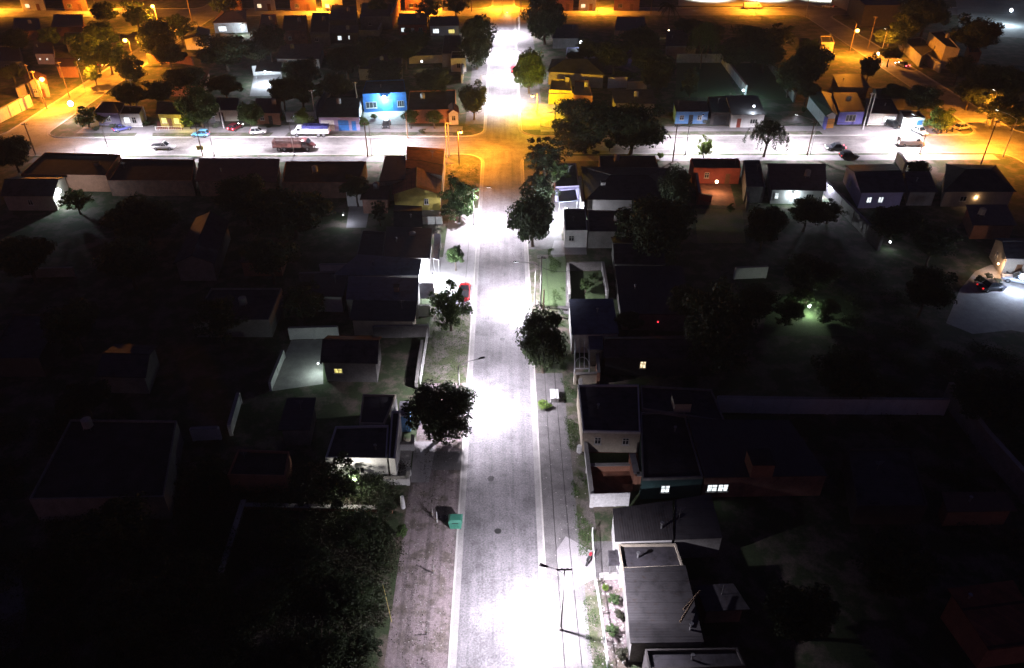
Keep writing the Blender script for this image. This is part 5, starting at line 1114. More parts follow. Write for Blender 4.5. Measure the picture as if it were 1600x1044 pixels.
MORE = [
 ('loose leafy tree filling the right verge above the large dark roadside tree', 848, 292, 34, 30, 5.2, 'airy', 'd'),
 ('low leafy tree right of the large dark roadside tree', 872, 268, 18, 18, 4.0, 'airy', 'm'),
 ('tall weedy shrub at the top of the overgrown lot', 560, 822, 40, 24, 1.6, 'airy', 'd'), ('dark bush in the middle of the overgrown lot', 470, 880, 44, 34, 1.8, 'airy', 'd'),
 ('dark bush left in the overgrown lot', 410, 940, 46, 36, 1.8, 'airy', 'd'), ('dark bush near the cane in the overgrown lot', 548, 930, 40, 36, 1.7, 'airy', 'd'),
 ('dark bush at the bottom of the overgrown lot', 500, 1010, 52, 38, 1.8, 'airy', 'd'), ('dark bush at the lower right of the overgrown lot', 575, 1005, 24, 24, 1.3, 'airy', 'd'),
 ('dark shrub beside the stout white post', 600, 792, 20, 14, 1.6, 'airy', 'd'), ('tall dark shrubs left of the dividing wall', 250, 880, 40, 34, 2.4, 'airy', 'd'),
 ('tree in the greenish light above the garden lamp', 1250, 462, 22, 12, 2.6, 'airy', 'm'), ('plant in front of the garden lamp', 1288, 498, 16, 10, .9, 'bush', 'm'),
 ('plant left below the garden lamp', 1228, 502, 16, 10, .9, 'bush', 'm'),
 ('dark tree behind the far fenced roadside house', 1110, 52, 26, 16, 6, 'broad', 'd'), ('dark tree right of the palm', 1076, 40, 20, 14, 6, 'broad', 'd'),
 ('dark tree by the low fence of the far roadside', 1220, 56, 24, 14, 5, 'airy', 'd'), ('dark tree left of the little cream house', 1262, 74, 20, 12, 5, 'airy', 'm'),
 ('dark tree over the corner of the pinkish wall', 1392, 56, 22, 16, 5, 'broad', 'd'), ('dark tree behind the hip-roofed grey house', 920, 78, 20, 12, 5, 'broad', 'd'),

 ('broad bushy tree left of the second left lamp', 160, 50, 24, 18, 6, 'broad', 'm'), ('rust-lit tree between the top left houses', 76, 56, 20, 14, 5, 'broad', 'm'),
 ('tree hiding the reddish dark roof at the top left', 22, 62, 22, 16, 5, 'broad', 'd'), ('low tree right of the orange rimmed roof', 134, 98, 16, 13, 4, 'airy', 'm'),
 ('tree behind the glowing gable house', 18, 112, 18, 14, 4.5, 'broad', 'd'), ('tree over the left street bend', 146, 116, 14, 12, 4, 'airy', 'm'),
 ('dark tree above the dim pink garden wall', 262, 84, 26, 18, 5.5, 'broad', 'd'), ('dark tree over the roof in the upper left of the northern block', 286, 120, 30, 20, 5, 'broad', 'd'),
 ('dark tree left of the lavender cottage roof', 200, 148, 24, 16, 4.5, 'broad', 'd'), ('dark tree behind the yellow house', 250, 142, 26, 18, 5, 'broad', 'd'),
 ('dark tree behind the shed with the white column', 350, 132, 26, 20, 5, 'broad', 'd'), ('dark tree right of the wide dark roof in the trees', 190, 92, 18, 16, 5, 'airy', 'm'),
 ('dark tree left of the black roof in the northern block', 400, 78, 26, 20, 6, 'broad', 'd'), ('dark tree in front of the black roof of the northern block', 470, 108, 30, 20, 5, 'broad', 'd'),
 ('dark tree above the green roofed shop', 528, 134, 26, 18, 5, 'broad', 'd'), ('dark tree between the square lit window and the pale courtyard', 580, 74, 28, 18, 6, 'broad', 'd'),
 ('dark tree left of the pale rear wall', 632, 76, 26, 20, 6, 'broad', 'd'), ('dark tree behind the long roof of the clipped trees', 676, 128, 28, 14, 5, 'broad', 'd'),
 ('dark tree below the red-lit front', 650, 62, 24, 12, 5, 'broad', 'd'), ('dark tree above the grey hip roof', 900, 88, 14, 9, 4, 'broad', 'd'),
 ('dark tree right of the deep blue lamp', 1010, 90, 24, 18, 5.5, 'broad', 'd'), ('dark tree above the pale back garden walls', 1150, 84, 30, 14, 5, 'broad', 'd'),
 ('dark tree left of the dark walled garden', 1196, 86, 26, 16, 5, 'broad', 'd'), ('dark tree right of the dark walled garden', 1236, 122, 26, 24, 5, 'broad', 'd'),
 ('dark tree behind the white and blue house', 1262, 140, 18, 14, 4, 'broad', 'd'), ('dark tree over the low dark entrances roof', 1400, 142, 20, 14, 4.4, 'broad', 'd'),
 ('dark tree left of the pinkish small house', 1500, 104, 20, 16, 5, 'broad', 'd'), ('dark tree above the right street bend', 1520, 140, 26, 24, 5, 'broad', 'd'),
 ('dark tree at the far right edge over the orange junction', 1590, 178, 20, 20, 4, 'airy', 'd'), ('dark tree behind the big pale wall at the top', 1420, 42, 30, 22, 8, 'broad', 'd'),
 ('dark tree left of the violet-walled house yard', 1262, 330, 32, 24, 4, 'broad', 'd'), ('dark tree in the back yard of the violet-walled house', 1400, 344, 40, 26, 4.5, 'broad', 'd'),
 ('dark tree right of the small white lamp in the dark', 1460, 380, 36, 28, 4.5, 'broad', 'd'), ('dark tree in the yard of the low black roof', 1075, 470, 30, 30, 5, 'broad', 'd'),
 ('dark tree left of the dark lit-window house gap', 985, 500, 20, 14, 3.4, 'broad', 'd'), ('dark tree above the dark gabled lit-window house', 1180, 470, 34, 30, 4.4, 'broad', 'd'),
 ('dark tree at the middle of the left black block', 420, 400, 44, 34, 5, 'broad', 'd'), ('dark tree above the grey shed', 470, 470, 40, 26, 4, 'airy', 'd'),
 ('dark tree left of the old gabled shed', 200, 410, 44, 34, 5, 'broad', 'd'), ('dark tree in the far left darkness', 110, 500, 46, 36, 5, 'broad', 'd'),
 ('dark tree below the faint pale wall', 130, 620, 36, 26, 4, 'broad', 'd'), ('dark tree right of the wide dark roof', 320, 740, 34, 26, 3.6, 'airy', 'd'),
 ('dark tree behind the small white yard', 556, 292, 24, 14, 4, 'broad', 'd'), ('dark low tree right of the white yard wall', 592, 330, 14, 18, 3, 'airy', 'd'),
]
for l_, x_, y_, a_, b_, z_, k_, t_ in MORE: tree(l_, x_, y_, a_, b_, z_, k_, t_, 'garden trees')
FB = [(150, 200, 'bush at the kerb below the lavender cottage'), (176, 196, 'bush beside the dark blue car'), (228, 193, 'bush between the white porch and the yellow house'), (338, 196, 'bush by the thick white column'), (420, 196, 'bush in front of the shaded house'), (440, 186, 'bush left of the white front wall'), (584, 182, 'small bush left on the blue shop forecourt'), (660, 205, 'small bush between the clipped trees and the kerb'), (1070, 186, 'bush in front of the sky blue house'), (1050, 178, 'bush left of the sky blue house'), (1104, 190, 'bush right of the sky blue house'), (1256, 172, 'bush left of the violet blue facade'), (1452, 192, 'bush right of the kiosk'), (930, 238, 'bush under the left twin tree')]
for x_, y_, l_ in FB: tree(l_, x_, y_, 7, 6, .8, 'bush', 'm' if x_ % 3 else 'd', 'front yard bushes')
# ground cover
def weeds(name, label, region, n, mat, hmin, hmax, seed, s, keep=None, blades=5, spread=.25):
    rnd = random.Random(seed); mb = MB(); x0, x1, y0, y1 = region; k = 0
    while k < n:
        x, y = rnd.uniform(x0, x1), rnd.uniform(y0, y1)
        if keep and not keep(x, y): continue
        k += 1; h = rnd.uniform(hmin, hmax)
        for b in range(blades):
            a = rnd.uniform(0, 6.28); z = .12 + h * rnd.uniform(.1, 1); d = Vector((math.cos(a), math.sin(a), rnd.uniform(.1, 1.4))).normalized()
            leaf(mb, Vector((x + rnd.gauss(0, spread), y + rnd.gauss(0, spread), z)), d, s, rnd)
    tag(mb.build(name, mat), label, None, None, 'stuff')
def nz(x, y): return math.sin(x * .9 + 1.3 * math.sin(y * .45)) + math.sin(y * .8 + 1.7 * math.sin(x * .37)) + .6 * math.sin(x * 2.3 + y * 1.7)
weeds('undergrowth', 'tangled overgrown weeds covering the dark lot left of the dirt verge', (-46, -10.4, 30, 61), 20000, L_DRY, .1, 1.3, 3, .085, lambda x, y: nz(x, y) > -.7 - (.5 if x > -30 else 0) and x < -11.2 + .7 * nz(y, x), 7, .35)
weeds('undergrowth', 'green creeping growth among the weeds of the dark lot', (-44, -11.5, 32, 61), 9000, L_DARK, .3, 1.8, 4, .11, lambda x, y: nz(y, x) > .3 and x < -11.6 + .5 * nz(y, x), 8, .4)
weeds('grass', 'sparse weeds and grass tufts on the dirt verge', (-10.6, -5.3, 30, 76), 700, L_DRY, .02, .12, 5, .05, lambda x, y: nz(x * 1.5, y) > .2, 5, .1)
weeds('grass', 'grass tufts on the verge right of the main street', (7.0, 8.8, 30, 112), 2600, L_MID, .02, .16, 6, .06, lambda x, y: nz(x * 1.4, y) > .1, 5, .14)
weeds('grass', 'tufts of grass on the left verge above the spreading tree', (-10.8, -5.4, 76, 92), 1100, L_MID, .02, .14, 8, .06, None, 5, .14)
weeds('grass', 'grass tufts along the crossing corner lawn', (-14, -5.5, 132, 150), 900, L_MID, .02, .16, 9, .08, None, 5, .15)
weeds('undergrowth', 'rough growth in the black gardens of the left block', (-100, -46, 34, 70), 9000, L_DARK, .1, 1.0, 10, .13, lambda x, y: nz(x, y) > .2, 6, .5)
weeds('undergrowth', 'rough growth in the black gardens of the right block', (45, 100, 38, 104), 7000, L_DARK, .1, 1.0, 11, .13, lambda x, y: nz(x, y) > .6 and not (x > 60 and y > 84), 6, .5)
rnd = random.Random(21); mb = MB()
for k in range(420):
    x = rnd.uniform(-10.5, -5.4) if k % 3 else rnd.uniform(3.9, 8.5); y = rnd.uniform(32, 74); s = rnd.uniform(.03, .09)
    mb.ball((x, y, .13), s, 5, 3, .7)
tag(mb.build('gravel', MCONC), 'loose stones scattered over the verges', None, None, 'stuff')
rnd = random.Random(5); mb = MB()
for k in range(140):
    q = G(rnd.uniform(940, 975), rnd.uniform(908, 1040), .13); s = rnd.uniform(.05, .16)
    mb.ball((q.x, q.y, .14), s, 5, 3, .5)
tag(mb.build('rubble', MCONC), 'pale rubble lying about the bushy front garden', None, None, 'stuff')
# ================================================================ street lamps
LB = G(884, 889, 8.5); LH = G(850, 884, 8.2)
led_lamp('white lamp arching from the right verge nearest the camera', LB.x - .1, LB.y, LH.x, LH.y, h=8.2, size=160, cross=True, power=31000)
led_lamp('white lamp on the left verge beside the spreading tree', -5.7, 70.5, -3.0, 71.6)
led_lamp('white lamp by the small right lawn, across from the red pickup', 4.2, 94.5, 1.4, 94.8)
led_lamp('white lamp on the left kerb by the corner patio', -5.7, 121, -3.0, 121)
led_lamp('added white lamp brightening the side street by the long dark roofs, between the light blue car and the truck', -45, 154.3, -45, 158.5, power=20000)  # extra lamp added to whiten this stretch of side street
led_lamp('white lamp left of the main street just beyond the crossing', -6.1, 190, -1.6, 190, power=38000)
led_lamp('second white lamp beyond the crossing on the main street', 4.5, 213, .6, 213, power=42000)
led_lamp('third white lamp beyond the crossing on the main street', -6.1, 236, -1.6, 236, power=50000)
led_lamp('farthest white lamp before the orange far junction', 4.5, 260, .6, 260, power=56000)
led_lamp('white lamp lighting the side street below the white-fronted house', -84, 154.3, -84, 158.5, power=50000)
led_lamp('white lamp lighting the side street at the light blue car', -62, 154.3, -62, 158.5, power=36000)
led_lamp('white lamp between the moving truck and the crossing', -28.5, 154.3, -26, 158.6, power=44000)
led_lamp('white lamp on the side street by the slim fresh green tree', 38.3, 154.2, 42, 158.5, power=42000)
led_lamp('white lamp on the side street by the willow', 65, 154.2, 62, 158.5, power=36000)
led_lamp('white lamp above the white minibus', 88.5, 154.2, 87, 158.5, power=46000)
wall_lamp('small added lamp brightening the pale violet west wall', 1296, 292, 2.6, 2600, (.75, .75, 1), LEDG, .08, back=(-.3, 0, 0))  # made-up lamp, added to brighten the violet wall
wall_lamp('low lamp left of the little white yard', 536, 336, 2.0, 260, (.8, .85, 1), LEDG, .08, back=(-.3, 0, 0))
wall_lamp('small added lamp brightening the white south wall of the black-roofed house', 552, 750, 2.6, 700, (1, .95, .85), LEDG, .06, back=(0, -.3, 0))  # added lamp, put in to whiten the south wall
sodium_lamp('orange lamp burning in front of the glowing gable house', 65, 123, 7.5, 52000, (-1.2, 0), globe=.6)
sodium_lamp('orange lamp between the dark and the orange-flecked tree', 195, 62, 7.5, 52000, (1.0, 0), globe=.6)
sodium_lamp('orange lamp at the top left of the far street', 238, 9, 7.5, 70000, (0, 1), globe=.6)
sodium_lamp('yellow lamp inside the tree beyond the crossing', 832, 149, 5.0, 34000, (1.2, .6), col=(1, .58, .03))
sodium_lamp('small yellow lamp at the north-west corner of the crossing', 720, 205, 7.0, 20000, (-.6, 0), globe=.35, col=(1, .32, .02))
sodium_lamp('orange lamp with long arm at the right street', 1340, 47, 8.0, 44000, base=(1328, 80), globe=.6)
for i, (x, y, pw) in enumerate(((112, 172, 9000), (118, 140, 12000), (-30, 297, 24000), (-68, 297, 24000), (-1, 300, 30000), (34, 297, 22000), (92, 296, 20000), (-150, 297, 22000), (-190, 296, 22000), (-110, 200, 12000), (112, 232, 5000), (0.5, 160.5, 4500))):
    lb = ['orange lamp at the north side of the right junction', 'orange lamp over the right junction corner', 'orange lamp on the far street, first left of the main street', 'orange lamp on the far street, second left of the main street', 'orange lamp over the far junction of the main street', 'orange lamp on the far street right of the main street', 'orange lamp by the far fenced roadside', 'orange lamp on the far street beyond the left street', 'orange lamp on the far street at the far left', 'dim orange lamp on the left street', 'dim orange lamp on the right street', 'orange lamp strung over the crossing'][i]
    if i == 11:
        led_lamp('orange-tinted lamp on a tall pole at the crossing corner', -12.5, 153, -5.5, 156.5, h=9, power=30000, col=(1, .32, .02), size=165, group='orange street lamps'); continue
    if i == 1: led_lamp(lb, 105.5, 152.5, 104, 157.5, h=8.5, power=60000, col=(1, .33, .02), size=165, group='orange street lamps'); continue
    led_lamp(lb, x, y, x, y + 1.5, h=8, power=pw * 3.9, col=(1, .31, .018), size=160, group='orange street lamps')
# small lamps
wall_lamp('white globe lamp on the bush corner of the left street', 110, 162, 4.2, 2600, (.95, .95, 1), LEDG, .6, back=(.5, 0, 0))
wall_lamp('blue-white floodlight on the bright blue shop front', 600, 152, 3.9, 5600, (.6, .85, 1), LEDG, .42, back=(0, .5, 0))
wall_lamp('blue-white lamp beyond the crossing with its glow on a low roof', 908, 66, 4.5, 900, (.65, .8, 1), LEDG, .4)
wall_lamp('blue-white lamp on the dark corner house at the left', 91, 298, 3.2, 1300, (.75, .9, 1), LEDG, .45, back=(-.5, .2, 0))
wall_lamp('dazzling white lamp over the paving beside the roadside tree', 884, 327, 2.9, 12000, (.85, .9, 1), LEDG, .3, back=(.5, .3, 0))
wall_lamp('warm lamp on the brick red house wall', 1120, 284, 2.5, 700, WARMC, WARMG, .3, back=(0, .5, 0))
wall_lamp('greenish white lamp low among the garden plants', 1265, 478, 1.5, 420, (.85, 1, .8), LEDG, .25, back=(0, .3, 0))
wall_lamp('white lamp at the right edge shining over the pale yard', 1598, 432, 2.8, 1500, (.6, .72, 1), LEDG, .4, back=(.4, .3, 0))
wall_lamp('small lamp over the cream white house roof', 1178, 166, 4.6, 900, COOLC, LEDG, .22)
wall_lamp('white lamp on the dazzling front patio of the left row', 679, 428, 2.6, 8000, (.88, .92, 1), LEDG, .16, back=(-.4, .2, 0))
wall_lamp('soft white lamp at the corner of the black gabled house', 497, 568, 1.9, 260, (.8, 1, .95), LEDG, .1, back=(.4, 0, 0))
wall_lamp('white lamp at the garden end of the blue-lit partition wall', 1162, 141, 3.2, 2600, (.6, .9, 1), LEDG, .25, back=(.3, 0, 0))
wall_lamp('floodlight over the white backyard', 414, 112, 3.4, 6500, COOLC, LEDG, .25)
wall_lamp('yellow lamp at the yellow house porch', 284, 190, 2.6, 800, (1, .8, .15), LIT_YEL, .2)
wall_lamp('white lamp of the shed with the white column', 352, 164, 2.6, 2400, COOLC, LEDG, .16)
wall_lamp('white lamp under the turquoise kiosk roof', 1424, 190, 2.4, 1500, (.8, 1, .97), LEDG, .2)
wall_lamp('white lamp in the veranda of the dark house', 1240, 304, 2.2, 420, (.8, .95, 1), LEDG, .14, back=(0, .3, 0))
wall_lamp('warm white lamp at the doorway beyond the right junction', 1482, 92, 2.4, 900, WARMC, WARMG, .35)
wall_lamp('warm white lamp among the dark trees by the right junction', 1372, 84, 2.6, 1100, WARMC, WARMG, .4)
wall_lamp('warm lamp on the cream house above the pale yard', 1560, 412, 2.2, 420, (1, .6, .35), WARMG, .12, back=(.3, .3, 0))
wall_lamp('tiny lamp on the wall of the hip-roofed corner house', 1525, 306, 2.2, 120, WARMC, WARMG, .2)
wall_lamp('white lamp of the house with the bright veranda', 379, 42, 2.8, 1600, COOLC, LEDG, .5)
wall_lamp('deep blue lamp in the dark garden beyond the crossing', 982, 80, 2.4, 50, (.15, .05, 1), BLUEG, .5)
wall_lamp('small warm lamp left of the walled gardens', 1045, 48, 2.6, 100, WARMC, WARMG, .25)
wall_lamp('tiny red lamp on the dark gabled roofs', 1028, 503, 3.4, 2, (1, .05, .08), glow('red sign glow', (1, .05, .08), 2), .11)
wall_lamp('white lamp in the red-lit house front', 625, 39, 2.4, 1200, (1, .55, .5), WARMG, .3)
wall_lamp('white lamp in the carport next to the red-lit front', 684, 42, 2.4, 1100, COOLC, LEDG, .3)
wall_lamp('white lamp behind the trees of the upper left block', 114, 96, 3.2, 300, COOLC, LEDG, .4)
wall_lamp('white lamp in the dim field at the top right', 1580, 16, 5.0, 9000, (.7, .85, 1), LEDG, .5)
wall_lamp('dot of light above the pale rear wall', 659, 96, 2.6, 100, WARMC, LEDG, .25)
wall_lamp('small white lamp in the dark right of the long receding wall', 1391, 378, 1.6, 60, COOLC, LEDG, .16)
for i, x in enumerate((1120, 1200, 1280)):
    A = Vector(((x - 1200) * .28 + 103, 323, 9)); r_ = root('floodlight_mast', (A.x, A.y, .1), ['left floodlight mast of the sports pitch', 'middle floodlight mast of the sports pitch', 'right floodlight mast of the sports pitch'][i], 'floodlight', 'floodlight masts of the sports pitch')
    MB().tube((A.x, A.y, .1), (A.x, A.y, 9), .2, .12, 8).build('pole', MSTEEL, r_)
    hd = MB().box(A.x - .9, A.x + .9, A.y - .15, A.y + .15, 8.8, 9.4).build('lamp_head', MDARKMET, r_)
    light('SPOT', (A.x, A.y - .6, 8.7), 60000, (1, .97, .9), size=112, rad=.3, aim=(0, 0, -1))
# ================================================================ poles, cables, posts
t1 = [Vector((LB.x - .1 + k, LB.y, 8.65)) for k in (-.6, -.2, .2, .6)]
t1c = utility_pole('pole on the right verge beside the blue grey roof', (LB.x + .2, 94), 8.6, ang=0, world=True, mat=MCONC, cross=1.2)
t0 = [Vector((LB.x + .25 + k, 12, 8.8)) for k in (-.7, -.3, .3, .7)]
for i in (0, 3):
    cable('cable leaving the nearest right verge pole towards the camera' if i == 0 else 'outer cable leaving the nearest right verge pole towards the camera', t1[i], t0[i])
    cable(['inner cable along the right verge towards the blue grey roof', '', '', 'outer cable along the right verge towards the blue grey roof'][i], t1[i], t1c[i], 1.0, n=16)
UP = [((575, 245), 7.5, 'thin dark pole on the south kerb between truck and crossing'), ((702, 244), 7.5, 'pale pole at the south-west corner of the crossing'), ((317, 244), 7.0, 'pole with a yellow plate by the moving pickup'), ((217, 175), 8, 'slanting pale pole behind the white-fronted house'), ((1051, 253), 8, 'thin pole on the south kerb beside the twin trees'), ((1261, 243), 7.5, 'thin pole on the south kerb right of the willow'), ((109, 152), 9, 'wooden pole beside the left street lamp corner'), ((57, 150), 8, 'left one of the paired poles at the left lamp'), ((67, 161), 8, 'right one of the paired poles at the left lamp'), ((56, 242), 7, 'pole by the dark round tree at the left edge'), ((560, 176), 7.5, 'thin pole left of the bright blue shop'), ((342, 202), 0, ''), ((1348, 201), 0, ''), ((1532, 258), 9.5, 'tall wooden pole in front of the orange pool at the right'), ((637, 216), 6, 'short pole on the north kerb by the blue shop'), ((493, 186), 7, 'white pole at the corner of the green kerb tree'), ((300, 34), 10, 'tall dark pole on the orange far road'), ((1258, 28), 9, 'lamp pole at the fenced far roadside'), ((1017, 22), 9, 'dark pole left of the palm'), ((849, 488), 4, 'short pole above the tall dark roadside tree'), ((814, 28), 9, 'white pole at the right of the far junction'), ((737, 18), 8, 'pole at the left of the far junction'), ((1356, 76), 9.5, 'braced pole beside the right orange lamp')]
PT_ = {}
for b, h, lb in UP:
    if h: PT_[b] = utility_pole(lb, b, h, cross=1.2 if h > 6.5 else 0, ang=.3 if b[0] < 300 else 0, mat=MSTEEL if ('pale' in lb or 'white' in lb or 'lamp pole' in lb) else None)
utility_pole('thick white column beside the shed left of the red-tailed car', (350, 201), 5.0, cross=0, mat=MWHITEMET)
utility_pole('tall white pole in front of the blue-walled house', (1348, 202), 8.5, cross=.8, mat=MWHITEMET)
utility_pole('second white pole right behind the tall white one', (1355, 196), 7.5, cross=0, mat=MWHITEMET)
cable('cable along the side street from the thin pole to the pale corner pole', PT_[(575, 245)][0], PT_[(702, 244)][0])
for (xa, xb, lb_) in ((-84, -62, 'cable between the two leftmost side street lamps'), (-62, -45, 'cable over the kerb by the light blue car lamps'), (-45, -28.5, 'cable over the kerb by the stake truck'), (65, 88.5, 'cable between the willow lamp and the minibus lamp')):
    cable(lb_, (xa, 154.3, 7.3), (xb, 154.3, 7.3), .5)
for (xa, ya, xb, yb, lb_) in ((-5.7, 70.5, -5.7, 121, 'cable along the left kerb between the two left lamps'), (4.2, 94.5, 9.5, 99, 'house cable from the right lamp by the small lawn')):
    cable(lb_, (xa, ya, 7.1), (xb, yb, 7.0 if xb < 0 else 3.4), .6, n=14)
cable('cable along the side street right of the twin trees', PT_[(1051, 253)][0], PT_[(1261, 243)][0], 1.0)
cable('cable from the willow pole to the orange pool pole', PT_[(1261, 243)][0], PT_[(1532, 258)][0], 1.2)
p = G(317, 243, .12); r_ = root('street_sign', p, 'yellow rectangular sign at the foot of the pole by the moving pickup', 'sign')
MB().tube(p, p + Vector((0, 0, 2.2)), .05).build('post', MSTEEL, r_); MB().box(p.x - .9, p.x + .5, p.y - .12, p.y - .06, 1.4, 2.3).build('sign_plate', plain('yellow sign paint', (.7, .6, .08), .5), r_)
# verge posts
for i, (x, y, h) in enumerate(((683, 816, 1.5), (678, 896, 1.2), (667, 991, 1.0), (676, 806, 1.0))):
    p = G(x, y, .12); lb = ['white-topped stake nearest the green bin', 'short stake in the middle of the dirt verge', 'short stake in the lower dirt verge', 'thin bent stake at the edge of the bin shadow'][i]
    r_ = root('stake', p, lb, 'post', 'stakes on the dirt verge')
    MB().tube(p, p + Vector((.02, 0, h)), .05, .04, 7).build('post', MWHITEMET if i == 0 else MCONC, r_); MB().box(p.x - .18, p.x + .08, p.y - .05, p.y + .05, .12 + h * .3, .12 + h * .3 + .08).build('crosspiece', MW, r_)
for i, (x, y) in enumerate(((700, 573), (862, 1000 - 210), (905, 1000))):
    pass
a = G(598, 913, 1.0); b = G(612, 972, .6); tag(MB().tube(a, b, .035, .035, 5).build('fence_pole', plain('dry yellow cane', (.45, .38, .12), .7), org=a), 'long yellow cane leaning at the edge of the overgrown lot', 'pole')
# playground-like frame on the left verge
def bin_():
    p = G(714, 823, .01); r = root('waste_container', (p.x - .1, p.y, .01), 'green waste container standing at the left kerb', 'waste container'); x, y = p.x - .1, p.y; gm = plain('green plastic', (.05, .23, .16), .6)
    lo = [Vector((x - .55, y - .45, .2)), Vector((x + .55, y - .45, .2)), Vector((x + .55, y + .45, .2)), Vector((x - .55, y + .45, .2))]; hi = [v + Vector(((v.x - x) * .25, (v.y - y) * .3, 1.0)) for v in lo]
    body = MB().hexa(lo, hi)
    for k in (-.3, 0, .3): body.box(x + k - .04, x + k + .04, y - .6, y - .5, .45, 1.1)
    body.build('body', gm, r)
    l2 = at_z([v for v in hi], 1.21); lid = MB().hexa([v + Vector(((v.x - x) * .06, (v.y - y) * .06, 0)) for v in l2], [Vector((x + (v.x - x) * .8, y + (v.y - y) * .7, 1.42)) for v in l2])
    ld = lid.build('lid', gm, r); MB().tube((x - .3, y - .68, 1.24), (x + .3, y - .68, 1.24), .03).build('handle', MDARKMET, ld)
    for sx in (-.5, .5):
        for sy in (-.35, .35): MB().tube((x + sx - .03, y + sy, .11), (x + sx + .03, y + sy, .11), .1, .1, 10).build('wheel', MRUB, r)
bin_()
# ================================================================ vehicles
car('red pickup parked at the left kerb under the open-crowned tree', -6.35, 97.8, 90, ('deep red', (.35, .015, .02)), 'pickup', 4.9, world=True, z=.01, group='parked cars')
car('light blue hatchback parked at the north kerb of the side street', 314, 213, 178, ('light blue', (.16, .5, .8)), 'hatch', 3.9, z=.15)
car('dark blue car on the drive of the white-fronted house', 192, 204, 40, ('dark blue', (.08, .09, .3)), 'sedan', 4.0, z=.15)
car('dark red car with glowing tail lamp beside the white column', 369, 202, 70, ('wine red', (.25, .02, .03)), 'hatch', 4.0, lights=True, z=.15)
car('white car nosing out left of the driveway of the shaded house', 404, 209, 10, ('white a', (.8, .8, .8)), 'hatch', 3.6, z=.15)
car('black car facing out of the blue shop forecourt', 604, 198, -90, ('black', (.02, .025, .03)), 'sedan', 4.1, z=.16)
car('moving grey-white pickup on the left half of the side street', 257, 233, 0, ('silver', (.55, .55, .55)), 'pickup', 4.8, name='moving_car', group='cars driving on the side street')
truck('white lorry with rounded cab and dark blue tarpaulin at the north kerb', 486, 212, 180, 8.6, ('white lorry', (.8, .8, .82)), ('navy tarp', (.03, .035, .16)), 'tarp', 'trucks')
truck('dark red stake truck driving along the side street', 461, 234, 0, 8.8, ('dark maroon', (.06, .02, .02)), ('maroon stakes', (.07, .025, .02)), 'stake', 'trucks', lights=False)
car('black car parked at the lit white entrances', 1394, 198, -60, ('black b', (.02, .02, .022)), 'hatch', 4.2, z=.15)
car('white car parked nose out beside the turquoise kiosk', 1436, 208, -75, ('white b', (.82, .82, .82)), 'sedan', 4.3, z=.15)
car('white minibus driving on the right half of the side street', 1422, 228, 0, ('white c', (.82, .8, .78)), 'van', 5.6, name='moving_van', cat='van', group='cars driving on the side street')
car('dark car with headlamps on driving towards the willow', 1304, 234, 180, ('charcoal', (.05, .05, .06)), 'sedan', 4.2, lights=True, name='moving_car', group='cars driving on the side street')
car('dark hatchback parked at the south kerb below the moving dark car', 1326, 247, 0, ('charcoal b', (.04, .04, .045)), 'hatch', 3.9, z=.15)
car('white pickup parked on the left street under the orange light', 167, 103, 62, ('white d', (.75, .75, .72)), 'pickup', 4.6)
car('white car on the right street near the far junction', 1293, 12, 150, ('white e', (.8, .8, .8)), 'hatch', 4.2)
car('car with red tail lamps driving on the right street', 1409, 104, 110, ('dark grey', (.05, .04, .04)), 'sedan', 4.3, lights=True, name='moving_car', group='cars on the right street')
car('silver car parked where the pale yard meets the right edge', 1590, 442, 150, ('silver b', (.4, .42, .45)), 'pickup', 4.6, z=.15)
car('car parked under the trees right of the junction shop', 1503, 202, 20, ('pinkish silver', (.5, .45, .45)), 'hatch', 3.9, z=.15)
car('red car parked beyond the crossing under the yellow-lit tree', 803, 112, 90, ('bright red', (.5, .02, .03)), 'hatch', 4.0)
car('lorry box van on the far floodlit roadside', 1176, 14, 0, ('mauve van', (.45, .35, .38)), 'van', 7.0, name='parked_van', cat='van')
for i, (x, y, a, c) in enumerate(((1458, 206, 80, (.5, .5, .5)), (1467, 207, 95, (.4, .02, .02)), (1477, 206, 85, (.6, .6, .6)), (1487, 205, 70, (.1, .1, .3)))):
    motorbike(['grey motorbike, leftmost of the row under the yellow bush tree', 'red motorbike in the row under the yellow bush tree', 'silver motorbike in the row under the yellow bush tree', 'blue motorbike at the right end of the row under the bush tree'][i], x, y, a, ('bike %d' % i, c), 'motorbikes in a row')
railing('low fence along the far orange roadside', [(1080, 31), (1190, 31), (1262, 30)], 1.2, MW, 1.2, post=8)
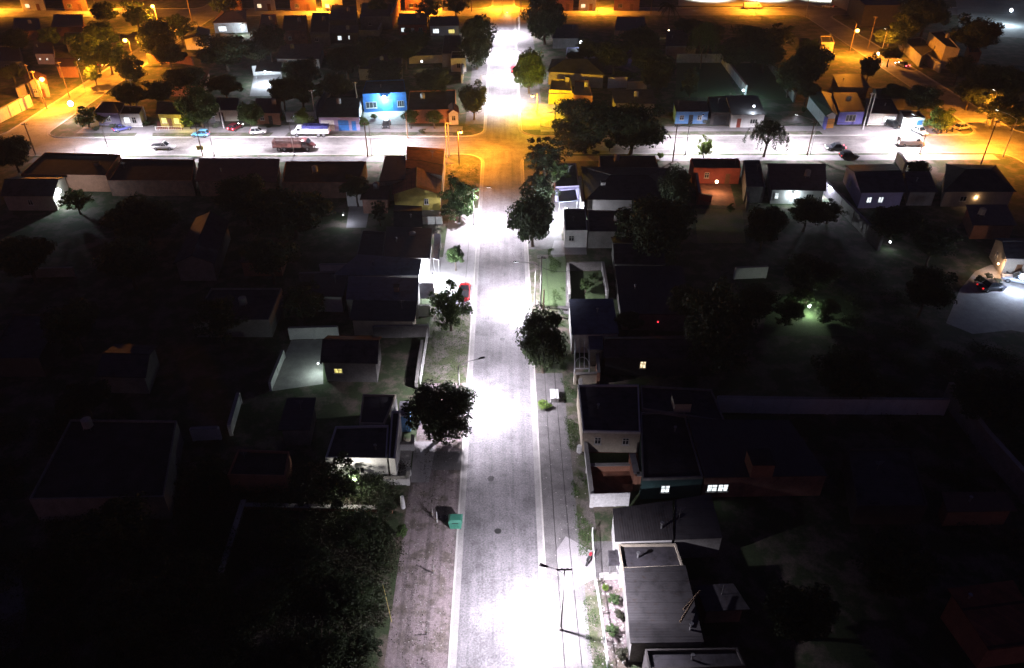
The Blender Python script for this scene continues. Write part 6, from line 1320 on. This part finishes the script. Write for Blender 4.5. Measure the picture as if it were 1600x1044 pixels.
for i, (x, y, a, c) in enumerate(((1572, 432, 100, (.1, .1, .12)), (1580, 424, 80, (.3, .3, .35)), (1566, 424, 60, (.05, .05, .2)))):
    motorbike(['black motorbike in the cluttered right-edge yard', 'grey motorbike by the lamp of the right-edge yard', 'dark blue motorbike under the warm lit house'][i], x, y, a, ('yard bike %d' % i, c), 'motorbikes in the right-edge yard')
car('dark car standing in the pale yard beside the low shrubs', 1548, 452, 10, ('black d', (.02, .02, .03)), 'sedan', 4.2, z=.15)
# ================================================================ sky, moon-faint sun, exposure
w = bpy.data.worlds.new('World'); SC.world = w; w.use_nodes = True; nt = w.node_tree; bg = nt.nodes['Background']
sk = nt.nodes.new('ShaderNodeTexSky'); sk.sky_type = 'NISHITA'; sk.sun_disc = False; sk.sun_elevation = R(2); sk.sun_rotation = R(200)
tint = nt.nodes.new('ShaderNodeMixRGB'); tint.blend_type = 'MULTIPLY'; tint.inputs[0].default_value = 1; tint.inputs[2].default_value = (.6, .5, 1.5, 1)
nt.links.new(sk.outputs[0], tint.inputs[1]); nt.links.new(tint.outputs[0], bg.inputs[0]); bg.inputs[1].default_value = SKY_STRENGTH
s = bpy.data.lights.new('moon', 'SUN'); s.energy = SUN_STRENGTH; s.angle = R(.5); s.color = (1, .95, .88)
so = bpy.data.objects.new('moon', s); COL.objects.link(so); so.rotation_euler = (R(55), 0, R(30))
SC.view_settings.view_transform = 'Standard'; SC.view_settings.look = 'None'; SC.view_settings.exposure = 0; SC.view_settings.gamma = 1
SC.render.engine = 'CYCLES'; SC.cycles.use_denoising = True; SC.cycles.use_light_tree = True; SC.cycles.max_bounces = 5; SC.cycles.diffuse_bounces = 3; SC.cycles.glossy_bounces = 2; SC.cycles.transmission_bounces = 2
SC.cycles.sample_clamp_indirect = 4; SC.cycles.caustics_reflective = False; SC.cycles.caustics_refractive = False

if HAZE > 0:  # added volume whose scatter stands in for lens bloom around lamps
    hz = MB().box(-420, 420, -25, 480, -1.5, 62).build('haze', MHAZE()); hz['kind'] = 'stuff'; hz['label'] = 'thin bloom haze added for the glow around the lamps'
